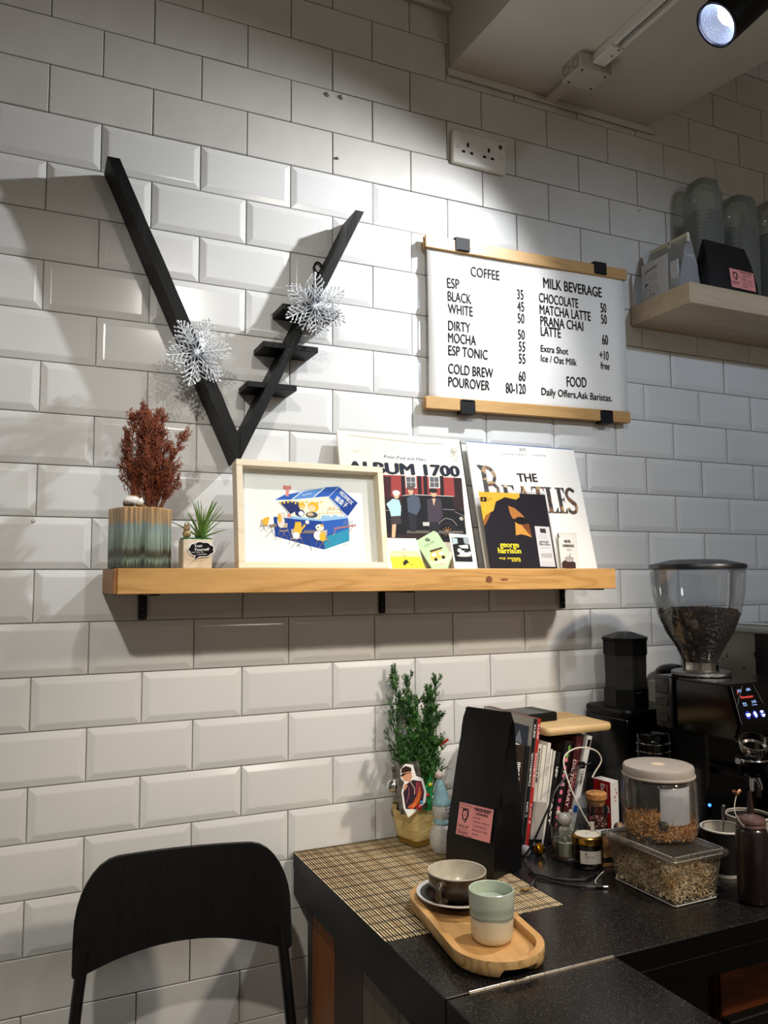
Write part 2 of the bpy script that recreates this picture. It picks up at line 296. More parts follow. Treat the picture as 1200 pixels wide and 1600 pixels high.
MEOW=[('p','1b3f92',[(78.4,106.6),(113.4,104.3),(178.1,100.1),(236.8,110.6),(236.6,105.5),(237.4,60.4),(182.3,41.8),(164.0,45.6),(80.5,67.2)]),('p','2f5fb8',[(178.1,100.1),(236.8,110.0),(239.0,86.8),(183.7,70.5)]),('p','2c8fb0',[(183.6,67.7),(239.0,86.8),(237.4,60.4),(182.3,41.8)]),('p','9cc4ea',[(113.6,108.4),(155.8,111.0),(233.9,111.1),(236.7,107.8),(180.9,100.1),(116.2,103.3)]),('p','2f5fb8',[(83.2,140.9),(103.7,152.6),(145.5,164.1),(117.8,142.8)]),('p','5f93d8',[(117.8,142.8),(145.5,164.1),(188.9,171.3),(163.3,148.7)]),('p','2f5fb8',[(163.3,148.7),(188.9,171.3),(221.3,174.4),(198.1,152.8)]),('l','f7f6f3',1.4,[(103.7,152.6),(187.5,171.2)]),('l','f7f6f3',1.8,[(117.8,142.8),(145.5,164.1)]),('l','f7f6f3',1.8,[(164.8,149.6),(190.4,171.4)]),('p','fbf2d8',[(91.3,137.7),(195.1,151.3),(222.4,115.8),(172.5,103.8),(110.9,109.7)]),('p','22306b',[(93.2,136.4),(109.3,139.7),(134.4,137.9),(133.8,124.1),(113.8,112.5)]),('p','2f5fb8',[(221.3,173.6),(261.0,141.1),(236.9,112.0),(198.1,151.4)]),('p','1b3f92',[(239.5,155.9),(261.0,141.1),(236.9,112.0),(220.1,126.9)]),('l','1b3f92',1.0,[(91.3,137.7),(111.0,112.4),(116.2,104.4)]),('l','1b3f92',1.0,[(196.5,150.0),(233.9,109.9)]),('p','e88f88',[(106.0,161.0),(113.0,161.3),(111.7,149.4),(105.5,149.2)]),('c','e88f88',109.0,166.6,9.3,4.7),('p','e88f88',[(100.8,169.0),(102.3,173.5),(105.5,169.8)]),('p','e88f88',[(113.4,170.1),(116.3,173.6),(118.4,169.3)]),('c','22306b',133.5,115.8,10.1,7.7),('c','f0b63a',138.4,131.1,7.3,6.1),('c','f3cf94',139.0,126.5,5.6,4.9),('c','f7f6f3',136.2,114.6,5.6,4.9),('c','f0b63a',162.4,129.2,12.0,11.1),('c','f6d5a8',159.4,126.3,8.0,6.7),('c','4b4f63',158.7,112.5,12.9,6.6),('c','d9b98a',155.9,113.8,6.9,3.8),('l','d8a54a',0.9,[(192.3,124.6),(223.0,125.6)]),('l','d8a54a',0.9,[(174.6,115.7),(222.6,118.6)]),('l','d8a54a',0.9,[(222.4,125.6),(222.7,110.2)]),('l','d8a54a',0.9,[(193.2,124.6),(192.7,114.9)]),('l','d8a54a',0.9,[(174.6,115.7),(174.8,103.8)]),('p','f0c9a0',[(195.5,130.3),(202.8,130.6),(201.9,125.5),(195.8,125.3)]),('p','f0c9a0',[(204.3,131.4),(210.1,131.6),(209.5,125.7),(204.2,125.6)]),('p','9cc4ea',[(178.7,111.7),(197.5,113.1),(196.3,106.6),(178.9,105.3)]),('p','9cc4ea',[(204.8,113.9),(213.6,114.4),(212.6,108.2),(205.0,107.4)]),('p','b9796b',[(201.8,86.0),(255.2,95.6),(253.5,91.9),(209.0,84.2)]),('l','c9837a',1.4,[(209.0,84.2),(205.7,77.8),(202.5,70.8)]),('l','c9837a',1.4,[(247.5,91.2),(242.7,84.1),(236.4,77.0)]),('l','8a9bb0',0.7,[(227.5,101.4),(227.0,93.5)]),('l','8a9bb0',0.7,[(230.2,102.6),(229.7,93.6)]),('l','8a9bb0',0.7,[(232.9,103.7),(232.3,93.7)]),('l','8a9bb0',0.7,[(235.4,101.6),(235.0,93.7)]),('l','8a9bb0',0.7,[(238.2,102.8),(237.6,93.8)]),('l','8a9bb0',0.7,[(240.9,104.0),(240.3,93.9)]),('l','8a9bb0',0.7,[(243.4,101.8),(243.0,93.9)]),('l','8a9bb0',0.7,[(246.2,103.0),(245.6,94.0)]),('c','f2c443',93.9,134.2,2.2,2.2),('c','f2c443',101.7,135.6,2.2,2.2),('c','f2c443',109.5,137.0,2.2,2.2),('c','f2c443',117.4,138.3,2.2,2.2),('c','f2c443',125.1,135.3,2.2,2.2),('c','f2c443',133.0,136.7,2.2,2.2),('c','f2c443',140.9,138.1,2.3,2.2),('c','f2c443',148.9,139.0,2.3,2.2),('c','f2c443',156.7,135.9,2.3,2.2),('c','f2c443',164.7,137.3,2.3,2.2),('c','f2c443',172.8,138.7,2.3,2.2),('c','f2c443',181.0,140.1,2.3,2.3),('p','c9b49a',[(52.6,99.7),(64.7,100.9),(64.0,93.6),(52.8,92.4)]),('l','8e7b78',0.8,[(53.0,91.2),(64.3,75.4)]),('l','8e7b78',0.8,[(63.7,91.4),(51.4,75.2)]),('l','8e7b78',0.8,[(52.8,93.3),(49.4,80.4)]),('l','8e7b78',0.8,[(64.0,93.6),(67.5,80.8)]),('p','a58a80',[(51.4,88.6),(65.2,89.8),(65.5,87.6),(51.7,86.5)]),('p','c9b49a',[(91.5,92.9),(107.0,94.4),(106.0,85.2),(91.7,83.8)]),('l','8e7b78',0.8,[(91.9,82.2),(106.2,62.3)]),('l','8e7b78',0.8,[(105.6,82.5),(89.8,62.0)]),('l','8e7b78',0.8,[(91.7,84.9),(87.3,68.7)]),('l','8e7b78',0.8,[(106.0,85.2),(110.3,69.1)]),('p','a58a80',[(89.9,78.9),(107.5,80.4),(107.9,77.7),(90.3,76.2)]),('p','c9b49a',[(113.9,82.0),(133.4,83.8),(132.2,72.2),(114.1,70.5)]),('l','8e7b78',0.8,[(114.4,68.5),(132.4,43.5)]),('l','8e7b78',0.8,[(131.7,68.8),(111.6,43.3)]),('l','8e7b78',0.8,[(114.2,71.9),(108.5,51.6)]),('l','8e7b78',0.8,[(132.2,72.2),(137.6,52.0)]),('p','a58a80',[(111.8,64.4),(134.1,66.2),(134.6,62.8),(112.4,61.1)]),('p','c9b49a',[(170.0,80.5),(190.1,82.3),(188.8,70.6),(170.1,68.9)]),('l','8e7b78',0.8,[(170.4,66.8),(188.7,41.5)]),('l','8e7b78',0.8,[(188.2,67.1),(167.3,41.3)]),('l','8e7b78',0.8,[(170.2,70.2),(164.2,49.7)]),('l','8e7b78',0.8,[(188.8,70.6),(194.1,50.1)]),('p','a58a80',[(167.7,62.7),(190.6,64.4),(191.1,61.0),(168.2,59.3)]),('p','8f7a6e',[(67.7,89.7),(82.7,92.2),(85.3,87.4),(71.6,84.4)]),('l','6f6468',0.8,[(71.6,84.4),(82.9,59.3)]),('l','6f6468',0.8,[(82.5,86.0),(60.7,65.0)]),('p','7b6f72',[(141.7,80.6),(168.6,81.1),(165.4,74.2),(135.8,73.6)]),('l','3d3f4c',1,[(142.8,73.8),(155.2,38.8)]),('l','3d3f4c',1,[(165.4,74.2),(123.5,47.8)]),('c','f0b63a',61.7,96.2,6.5,7.5),('c','f0b63a',66.3,102.5,3.8,3.2),('c','e9dcd2',93.3,97.0,7.7,13.0),('c','e9dcd2',97.7,110.7,6.0,5.4),('c','f0b63a',90.8,103.7,3.9,9.8),('c','e88f88',110.9,109.7,3.9,3.8),('c','f0b63a',127.8,81.6,8.4,10.9),('c','f0b63a',128.8,91.7,7.2,5.4),('c','f7f6f3',123.6,69.4,7.3,7.0),('l','f0b63a',4.0,[(133.3,80.4),(143.6,91.5)]),('c','f7f6f3',148.1,97.1,4.2,4.1),('p','f0b63a',[(122.5,94.3),(123.8,98.6),(127.0,95.5)]),('p','f0b63a',[(130.3,95.5),(133.8,98.4),(134.7,93.5)]),('c','f7f6f3',169.5,70.2,9.1,9.3),('c','f0b63a',179.3,67.6,6.9,9.4),('c','f4ead8',174.0,86.7,9.1,6.7),('c','4a4b52',170.3,86.7,1.7,1.6),('c','f0b63a',179.1,91.0,3.4,2.7),('t','f7f6f3','MEOWBOX',219.6,159.3,245.7,135.7,8.6,1),('t','f7f6f3','貓盒子',208.9,146.2,233.5,128.8,11.3,1),('t','f7f6f3','Somewhere',140.6,150.5,160.8,155.5,3.4),('l','5a5a62',0.5,[(221.6,49.1),(225.3,52.4),(226.8,48.6),(230.0,53.6),(232.8,51.4),(236.5,54.2)])]
A17=[('p','2c1d20',[(99.5,214.1),(300.6,216.5),(292.3,81.3),(299.0,62.1),(92.5,61.7)]),('p','8e3a38',[(99.5,214.1),(279.2,216.3),(276.0,170.4),(98.7,163.4)]),('p','3b1f22',[(101.3,210.1),(120.0,211.0),(114.9,161.3),(99.8,160.7)]),('p','23191d',[(144.8,213.7),(154.1,213.9),(150.4,165.4),(141.1,165.0)]),('p','23191d',[(186.1,215.8),(195.6,216.0),(191.4,167.1),(182.0,166.7)]),('p','23191d',[(201.0,216.6),(210.6,216.8),(206.3,167.6),(196.8,167.3)]),('p','23191d',[(243.4,218.8),(253.2,219.0),(248.5,169.3),(238.7,168.9)]),('p','c9c4bb',[(155.1,214.2),(183.0,214.8),(180.7,186.1),(153.7,184.9)]),('p','57595e',[(157.6,211.6),(179.7,212.1),(178.1,188.2),(156.3,187.2)]),('l','c9c4bb',1,[(169.0,213.5),(166.8,186.9)]),('l','c9c4bb',1,[(155.5,199.4),(180.2,200.1)]),('p','c9c4bb',[(214.6,217.3),(243.3,217.9),(240.7,188.8),(212.9,187.5)]),('p','57595e',[(217.2,214.6),(239.9,215.2),(238.0,190.9),(215.6,189.9)]),('l','c9c4bb',1,[(228.9,216.6),(226.3,189.5)]),('l','c9c4bb',1,[(214.9,202.3),(240.3,202.9)]),('p','15151a',[(141.7,165.1),(165.5,170.2),(266.8,170.1),(271.3,139.2),(295.1,134.4),(289.8,81.3),(93.0,77.5),(97.4,132.2),(137.9,134.9)]),('l','b9b4ac',1.6,[(143.3,166.5),(165.5,170.2),(272.9,170.3)]),('l','a09a94',1,[(97.8,130.9),(137.5,131.6)]),('l','a09a94',1,[(240.9,138.3),(271.1,137.8)]),('c','1d1b1f',243.6,84.5,24.7,22.8),('c','0b0b0d',243.6,84.5,18.0,16.7),('c','b38a5a',243.8,85.9,4.2,3.8),('l','a2704a',1,[(243.8,85.9),(257.0,86.1)]),('l','a2704a',1,[(243.8,85.9),(253.4,79.0)]),('l','a2704a',1,[(243.8,85.9),(246.2,74.5)]),('l','a2704a',1,[(243.8,85.9),(238.1,74.3)]),('l','a2704a',1,[(243.8,85.9),(232.1,78.6)]),('l','a2704a',1,[(243.8,85.9),(230.7,85.6)]),('l','a2704a',1,[(243.8,85.9),(234.2,92.7)]),('l','a2704a',1,[(243.8,85.9),(241.4,97.3)]),('l','a2704a',1,[(243.8,85.9),(249.6,97.5)]),('l','a2704a',1,[(243.8,85.9),(255.5,93.2)]),('l','8f8a86',1.4,[(219.5,92.2),(227.6,107.4),(243.9,117.5),(261.4,113.8),(271.5,100.2)]),('l','97928c',1,[(270.5,133.6),(293.3,123.1),(292.0,95.2)]),('c','a39c94',284.7,117.3,5.0,4.6),('p','5a5650',[(143.3,86.5),(284.8,88.1),(284.0,82.5),(142.4,79.8)]),('p','9fc0c4',[(100.9,145.8),(118.0,158.7),(133.4,156.5),(136.3,140.3),(132.6,119.8),(108.9,117.8),(107.7,131.2)]),('c','d9a689',127.6,167.2,6.9,8.4),('c','d8d2c6',128.3,172.8,9.2,6.0),('p','3a3436',[(108.1,117.8),(132.6,119.5),(132.3,101.0),(107.5,98.5)]),('p','d8a080',[(109.5,99.1),(119.4,99.9),(113.0,70.0),(105.2,69.8)]),('p','46505f',[(152.9,162.8),(171.5,171.8),(183.7,164.0),(185.1,141.9),(170.5,119.6),(151.6,129.9)]),('c','d8a080',164.2,178.4,6.5,7.9),('c','5b4a44',165.1,185.4,10.0,5.0),('p','22252c',[(150.2,129.8),(172.3,122.3),(165.9,84.3),(151.5,84.0)]),('p','3c3540',[(202.2,159.1),(219.4,165.4),(238.3,161.9),(237.9,121.5),(224.6,107.4),(197.9,106.7)]),('c','d8a080',221.6,175.3,7.3,8.6),('c','26221f',221.6,181.7,11.5,5.8),('p','d8a080',[(216.0,162.4),(225.0,162.8),(218.1,145.8)]),('p','211f26',[(199.4,106.7),(226.1,107.4),(220.7,80.0),(198.6,79.5)]),('p','b5b2ac',[(184.8,106.3),(201.5,106.8),(200.3,98.0),(184.5,97.6)]),('t','1c2230','ALBUM 1700',17.8,216.1,298.4,220.2,26.9,3),('t','5d7f9c','Peter,Paul and Mary',109.4,255.1,214.9,253.0,7.4),('l','8a8780',0.9,[(284.4,288.9),(291.0,291.1),(296.9,288.6),(296.2,280.0),(288.7,271.5),(282.5,280.0),(284.4,288.9)]),('t','8a8780','W',283.5,276.2,293.8,276.3,8.9),('t','8a8780','RECORDS',277.5,267.0,301.5,267.3,2.1),('t','8a8780','1700',283.7,258.6,296.1,258.5,3.0),('l','b7ad93',1,[(34.9,272.1),(39.7,264.1)]),('l','b7ad93',0.6,[(41.1,264.2),(55.9,271.8)]),('l','cfc8b4',1.2,[(27.0,304.2),(224.0,297.1),(264.5,301.4)])]
BEA=[('t','6b6a68','20',146.9,298.3,166.5,298.4,7.8),('t','9a9894','GREATEST',91.1,284.6,168.3,286.0,4.1),('t','9a9894','HITS',186.5,286.6,223.3,287.7,4.2),('t','2a2019','THE',127.8,216.6,186.4,218.8,21.8,2),('t','5a3d2a','B',17.0,178.2,73.1,180.0,75.2,3),('t','3b2c20','EATLES',72.7,136.5,287.1,142.0,66.6,3),('t','6b6a68','1',216.0,77.0,219.6,77.0,11.2,1),('l','55555a',0.5,[(6.2,304.4),(14.8,304.5)])]
GH=[('p','1d1a24',[(-2.6,182.2),(181.1,182.1),(179.8,1.1),(-0.4,2.3)]),('p','e3b53c',[(-2.6,182.2),(108.7,181.9),(107.6,172.9),(96.4,166.4),(66.5,171.3),(40.0,159.3),(30.1,137.2),(7.3,125.7),(-1.4,109.5),(-1.9,141.6)]),('p','a0662a',[(-2.6,110.8),(9.0,127.1),(21.7,131.6),(11.4,115.2),(-0.2,98.9)]),('p','b97a3e',[(72.0,150.9),(89.3,144.6),(105.4,131.4),(115.3,118.0),(90.4,117.3),(78.6,119.7),(73.4,133.1)]),('p','d69a48',[(83.8,111.7),(100.5,105.3),(121.3,108.5),(122.5,90.8),(124.1,74.6),(108.0,79.7),(93.1,82.1),(80.2,78.7)]),('p','7d4a2a',[(100.5,105.3),(121.3,108.5),(124.1,74.6),(110.1,90.6)]),('c','15121a',100.8,114.8,17.1,9.6),('t','f0df3a','george',32.4,50.6,84.1,50.4,13.2,2),('t','f0df3a','harrison',25.2,36.6,86.9,36.1,13.1,2),('t','f0df3a','my sweet',25.9,22.5,80.6,22.3,5.8,1),('t','f0df3a','lord',58.3,16.9,81.4,16.5,7.9,1),('p','15121a',[(0.3,169.2),(16.1,169.3),(15.2,158.4),(-0.6,158.4)]),('l','15121a',0.6,[(16.9,165.3),(29.3,167.1),(29.2,163.0),(17.0,162.3),(16.9,165.3)]),('c','e3b53c',7.1,163.8,2.4,2.2),('p','d9d9dc',[(135.8,102.6),(176.7,101.6),(175.1,4.6),(133.1,5.6)]),('p','35353a',[(148.9,97.4),(165.2,96.7),(165.5,85.7),(149.2,86.5)]),('t','35353a','george',142.0,62.7,167.7,62.2,6.5,2),('t','35353a','harrison',140.7,55.9,170.4,55.2,6.5,2),('t','35353a','my sweet lord',140.9,49.2,169.1,48.7,2.7),('l','2b2b30',0.9,[(141.6,37.1),(141.5,25.8)]),('l','2b2b30',0.5,[(143.8,37.1),(143.7,25.8)]),('l','2b2b30',0.5,[(146.0,37.1),(145.9,25.9)]),('l','2b2b30',0.9,[(148.2,37.1),(148.1,25.9)]),('l','2b2b30',0.5,[(150.4,37.2),(150.3,25.9)]),('l','2b2b30',0.5,[(152.6,37.2),(152.5,25.9)]),('l','2b2b30',0.9,[(154.8,37.2),(154.7,25.9)]),('l','2b2b30',0.5,[(157.0,37.2),(156.9,25.9)]),('l','2b2b30',0.5,[(159.2,37.2),(159.1,25.9)]),('l','2b2b30',0.9,[(161.4,37.3),(161.3,26.0)]),('l','2b2b30',0.5,[(163.6,37.3),(163.5,26.0)]),('l','2b2b30',0.5,[(165.8,37.3),(165.7,26.0)]),('l','2b2b30',0.9,[(168.0,37.3),(167.9,26.0)]),('l','2b2b30',0.5,[(170.2,37.3),(170.1,26.0)]),('l','88888c',0.4,[(141.1,81.7),(166.1,80.8)]),('l','88888c',0.4,[(141.4,78.4),(166.4,77.5)]),('l','88888c',0.4,[(141.6,75.2),(166.7,74.2)]),('l','88888c',0.4,[(141.9,71.9),(167.0,71.0)]),('l','88888c',0.4,[(137.6,17.0),(171.8,16.1)]),('l','88888c',0.4,[(137.9,14.1),(172.2,13.1)]),('l','88888c',0.4,[(138.3,11.2),(172.5,10.2)]),('l','88888c',0.4,[(138.6,8.2),(172.8,7.2)])]
NEV=[('l','a9a6a0',0.5,[(209.3,88.2),(262.9,88.7),(252.8,1.6),(202.0,1.5),(209.3,88.2)]),('t','222222','1',207.7,76.0,211.3,76.1,11.1,1),('t','2a2a2a','NEVER',223.7,64.3,242.7,64.3,7.3,2),('t','2a2a2a','SURRENDER',216.9,53.8,250.2,53.6,6.6,2),('l','55555a',0.8,[(226.2,48.6),(239.9,48.5)]),('l','55555a',0.8,[(226.5,45.3),(240.5,45.2)]),('c','3a2320',224.6,10.8,20.1,11.7),('p','3a2320',[(203.3,1.5),(243.6,1.6),(245.3,16.3),(208.0,16.2)]),('c','a7a29e',229.1,24.5,13.7,7.3),('l','6a6560',1.2,[(219.4,24.4),(239.2,25.9)]),('l','5b5652',1.6,[(231.0,28.6),(235.3,39.6)])]
YEL=[('p','eee23a',[(-20.9,25.6),(51.3,26.1),(59.1,0.6),(-18.0,0.5)]),('p','f4ee9a',[(-21.0,38.4),(47.5,39.0),(51.3,26.1),(-20.9,25.6)]),('l','33332a',0.7,[(-5.7,34.7),(5.9,39.9),(20.6,46.5)]),('l','33332a',0.9,[(12.6,49.0),(11.7,37.4),(7.7,32.2)]),('l','33332a',0.7,[(13.0,41.3),(22.9,43.2)]),('l','33332a',0.9,[(6.9,25.8),(16.9,28.4),(9.2,22.0)]),('p','26261f',[(6.7,13.0),(14.5,20.7),(22.0,14.3),(16.0,10.5),(9.9,6.1)]),('l','26261f',1.2,[(17.1,19.4),(24.1,9.2),(32.2,8.0)]),('l','26261f',1,[(9.9,16.9),(7.8,6.6)])]
GRN=[('p','a8c79a',[(47.6,61.2),(94.2,84.5),(101.7,80.7),(129.0,29.3),(126.5,22.6),(114.5,0.6),(77.4,0.6),(45.5,56.0)]),('c','2a3328',74.4,64.3,6.3,3.7),('l','e8e8dc',0.8,[(70.6,63.7),(78.2,64.9)]),('t','3d4a38','COACH STORY',65.5,47.1,92.3,59.3,5.2),('p','c9b060',[(74.8,22.3),(78.2,36.7),(107.7,42.3),(111.4,27.8),(93.0,19.8),(78.3,16.6)]),('p','4b3a26',[(75.9,40.6),(107.2,48.9),(108.7,44.9),(77.6,35.9)]),('p','e9efe9',[(80.7,34.1),(91.0,36.0),(91.4,29.0),(81.1,27.1)]),('p','e9efe9',[(98.4,37.7),(108.6,38.8),(109.6,31.7),(99.6,30.3)]),('c','222222',88.7,20.3,4.3,4.0),('c','222222',107.6,25.7,4.3,3.9),('c','d89a9a',102.9,13.4,5.2,4.8),('p','e8e4b0',[(67.9,13.2),(110.4,21.2),(128.9,38.5),(129.6,29.3),(114.8,12.1),(77.6,12.0)])]
POL=[('p','16181b',[(132.4,71.1),(175.4,71.3),(178.3,15.5),(134.3,16.1)]),('p','9fb3b8',[(133.7,70.6),(146.6,68.1),(146.4,57.4),(133.4,54.5)]),('p','8d9aa0',[(161.8,70.5),(175.3,70.7),(175.8,55.1),(162.8,57.6)]),('p','c9d3d6',[(147.1,52.0),(171.3,55.0),(171.3,45.6),(153.7,46.8)]),('c','e3e1da',162.1,34.8,14.9,6.5),('c','2a2420',165.1,38.9,6.6,2.4),('c','e3e1da',148.4,41.4,5.3,4.3),('c','c3c1ba',158.3,29.5,17.9,2.6)]# ================================================================== the setting
def struct(name, bm, m, parent=None, **k): return link(name, bm, m, parent, kind='structure', **k)
ZT = 2.5843; HX = 0.0998
wall = struct('wall_back', box(nb(), -1.6, 3.2, .0045, .12, 0, 3.1), GROUT)
def tile_bm(wd, flat):
    bm = nb(); h = .0982
    if flat: return box(bm, .0010, wd - .0010, -.0012, .006, -h - .0009, -.0009, .0012, 1)
    def ring(i, y): return [bm.verts.new(p) for p in ((.001 + i, y, -.0009 - i), (wd - .001 - i, y, -.0009 - i), (wd - .001 - i, y, -.0991 + i), (.001 + i, y, -.0991 + i))]
    R = [ring(0, .006), ring(0, .0012), ring(.0012, .0003), ring(.0120, -.0028), ring(.0145, -.0032)]
    for a, b in zip(R, R[1:]):
        for i in range(4): bm.faces.new((a[i], a[(i + 1) % 4], b[(i + 1) % 4], b[i]))
    bm.faces.new(R[-1]); return bm
TM = {}
for wd in (2 * HX,):
    for fl in (0, 1):
        o = link('tile', tile_bm(wd, fl), GLAZE_FLAT if fl else GLAZE, wall); TM[fl] = o.data; bpy.data.objects.remove(o)
rt = random.Random(3); far = nb()
for k in range(-5, 25):
    par = k % 2
    for c in range(-14 + par, 32, 2):
        x = c * HX; z = ZT - .1 * k
        if x < -1.5 or x + .2 > 3.1 or z > 3.1: continue
        inview = -.22 < x < 2.12 and .52 < z and k >= -4 and not (z <= .86 and x > .66) and not (z > 2.84 and .95 < x < 1.55)
        fl = 1 if (k <= 1 or (k <= 4 and c >= 12) or k >= 18 or (k == 17 and c > 3)) else 0
        if inview:
            o = bpy.data.objects.new('tile', TM[fl]); COL.objects.link(o); o.parent = wall; o.location = (x, 0, z)
            o.rotation_euler = (rt.uniform(-.003, .003), 0, rt.uniform(-.004, .004))
        else: box(far, x + .001, x + .1986, -.002, .006, z - .099, z - .001)
struct_far = link('tile', far, GLAZE, wall, kind='stuff')
for x, z, r in ((.688, 2.571, .006), (.722, 2.573, .006), (.711, 2.424, .004), (.095, 1.576, .004), (.706, 2.2, .004), (1.6, 2.47, .002)):
    link('wall_plug', lathe(nb(), [(0, .004), (r * .7, .004), (r, 0)], 10, M=Matrix.Translation((x, -.004, z)) @ Matrix.Rotation(math.pi / 2, 4, 'X')), PAINT, wall, True)
struct('floor', box(nb(), -1.6, 3.2, -4.2, .0, -.05, 0), mat('floor_concrete', '4a4540', .5, noise=5, col2='3b3733'))
struct('ceiling', box(nb(), -1.6, 3.2, -4.2, .12, 3.1, 3.2), PAINT)
struct('wall_right', box(nb(), 3.1, 3.2, -4.2, .004, 0, 3.1), PAINT)
struct('wall_left', box(nb(), -1.6, -1.5, -4.2, .004, 0, 3.1), PAINT)
# plastered beam under the ceiling, running out from the wall, with its crooked right edge
struct('trim_1', prism(nb(), [(1.0045, -.0046), (1.636, -.0046), (1.70, -.35), (1.84, -1.2), (1.84, -3.2), (1.05, -3.2), (1.012, -.2)], 2.72, 3.099), PAINT)
struct('trim_2', box(nb(), 1.0, 1.66, -.008, -.0046, 2.700, 2.7195, .003, 2), PAINT)
tr = nb(); tube(tr, [(.30, -.02, 2.862), (1.0, -.02, 2.862)], .007, 6); struct('trim_3', tr, PAINT)

# ================================================================== lamp, track, junction box, socket
t = thing('junction_box', 'grey plastic junction box on the white ceiling beam at the end of the track', 'junction box', (1.305, -.155, 2.72))
link('box_body', box(nb(), -.047, .047, -.038, .038, -.040, 0, .004, 2), PLASTIC_G, t)
for y in (-.017, .017): link('knockout', lathe(nb(), [(.0105, 0), (.0115, .001), (.0125, .0)], 20, M=Matrix.Translation((-.047, y, -.02)) @ Matrix.Rotation(-math.pi / 2, 4, 'Y')), mat('knockout_groove', '6c6a62', .6), t)
for x, y in ((-.034, -.026), (.034, .026), (-.034, .026), (.034, -.026)): link('screw', lathe(nb(), [(0, -.0408), (.003, -.0405), (.003, -.039)], 10, (x, y, 0)), DARKHOLE, t)
cd = tag(link('conduit', box(nb(), 1.290, 1.320, -.117, -.002, 2.706, 2.7198, .003, 1), PAINT), 'short white conduit from the tiled wall to the grey junction box', 'conduit')
t = thing('lighting_track', 'white lighting track running along the underside of the ceiling beam', 'track', (1.31, -.19, 2.72))
link('track_end_cap', box(nb(), -.019, .019, -.075, -.003, -.026, -.001, .002, 1), PLASTIC_W, t)
rb = nb(); box(rb, -.018, -.007, -1.7, -.075, -.022, -.001); box(rb, .007, .018, -1.7, -.075, -.022, -.001); box(rb, -.007, .007, -1.7, -.075, -.008, -.001)
link('rail', rb, PLASTIC_W, t)
link('contact_strip', box(nb(), -.0065, .0065, -1.7, -.076, -.0105, -.0082), DARKHOLE, t)
for y in (-.045, -.068): link('screw', lathe(nb(), [(0, -.0268), (.0025, -.0265), (.0025, -.025)], 10, (.006, y, 0)), DARKHOLE, t)
link('maker_mark', art('x', None, [('t', '333333', 'IN&', -8, -2, 8, -2, 6, 2)], mapf=lambda u, v, h: (-v / 1000, -.022 + u / 1000, -.0262 - h)).data and nb() or nb(), BLACK, t) if 0 else None
# lamp: lens centre on the rail line, axis pointing down to the left and slightly to the wall
LC = Vector((1.335, -.525, 2.585)); AX = Vector((-.68, .25, -.69)).normalized()
t = thing('spot_lamp', 'black cylindrical spotlight glowing at the top right corner', 'lamp', LC)
Q = AX.to_track_quat('-Z', 'Y').to_matrix().to_4x4()
link('lamp_housing', lathe(nb(), [(.0445, .004), (.0475, .0), (.0475, .003), (.0480, .17), (.040, .178), (0, .178)], 40, M=Q), BLACK, t, True)
link('rim', lathe(nb(), [(.0430, .012), (.0430, -.0015), (.0478, -.0015), (.0478, .0025)], 40, M=Q), mat('lamp_rim', '2a2b33', .15, 1), t, True)
def dimple():
    bm = nb(); ra = random.Random(2); prof = [(0, .040), (.012, .038), (.024, .030), (.034, .018), (.0425, .004)]
    lathe(bm, prof, 40, M=Q); return bm
link('reflector', dimple(), mat('reflector', 'cfd8ea', .18, 1, bump=(300, .6), emit=('c8d8ff', .55)), t, True)
link('light_source', lathe(nb(), [(0, .030), (.020, .030), (.024, .034)], 24, M=Q), mat('led', 'ffffff', .5, emit=('e6eeff', 14)), t, True)
b = nb(); p = LC - AX * .085 - LC; tube(b, [p, p + Vector((-.012, 0, .045)), Vector((-.025, p.y, 2.688 - LC.z))], .008, 10); link('stem', b, BLACK, t, True)
link('track_adapter', box(nb(), -.05, -.005, p.y - .05, p.y + .05, 2.676 - LC.z, 2.692 - LC.z, .003), BLACK, t)
l = bpy.data.lights.new('lamp_beam', 'SPOT'); o = bpy.data.objects.new('lamp_beam', l); COL.objects.link(o)
o.location = LC + AX * .012; o.rotation_euler = AX.to_track_quat('-Z', 'Y').to_euler(); l.energy = LAMP_W; l.spot_size = math.radians(108); l.spot_blend = .85; l.color = (.95, .97, 1.0); l.shadow_soft_size = .018
# double wall socket
t = thing('wall_socket', 'white double three-pin socket high on the tiled wall', 'socket', (1.0835, -.002, 2.517), (0, math.radians(.8), 0))
link('face_plate', box(nb(), -.078, .078, -.012, .002, -.043, .043, .006, 3), PLASTIC_W, t, True)
for sx in (-1, 1):
    hb = nb(); cx = sx * .030 - .004
    box(hb, cx - .0032, cx + .0032, -.0124, -.011, .004, .015); box(hb, cx - .017, cx - .008, -.0124, -.011, -.013, -.007); box(hb, cx + .006, cx + .015, -.0124, -.011, -.013, -.007)
    link('socket_holes', hb, DARKHOLE, t)
    link('screw', lathe(nb(), [(.0045, .0124), (.0052, .0126), (.0056, .012)], 14, M=Matrix.Translation((sx * .062, 0, 0)) @ Matrix.Rotation(math.pi / 2, 4, 'X')), mat('screw_ring', '8d8b84', .5), t)
link('indicator', lathe(nb(), [(0, .0132), (.005, .013), (.0058, .012)], 16, M=Matrix.Translation((.060, 0, .026)) @ Matrix.Rotation(math.pi / 2, 4, 'X')), mat('brown_dot', '4a2c20', .5), t)

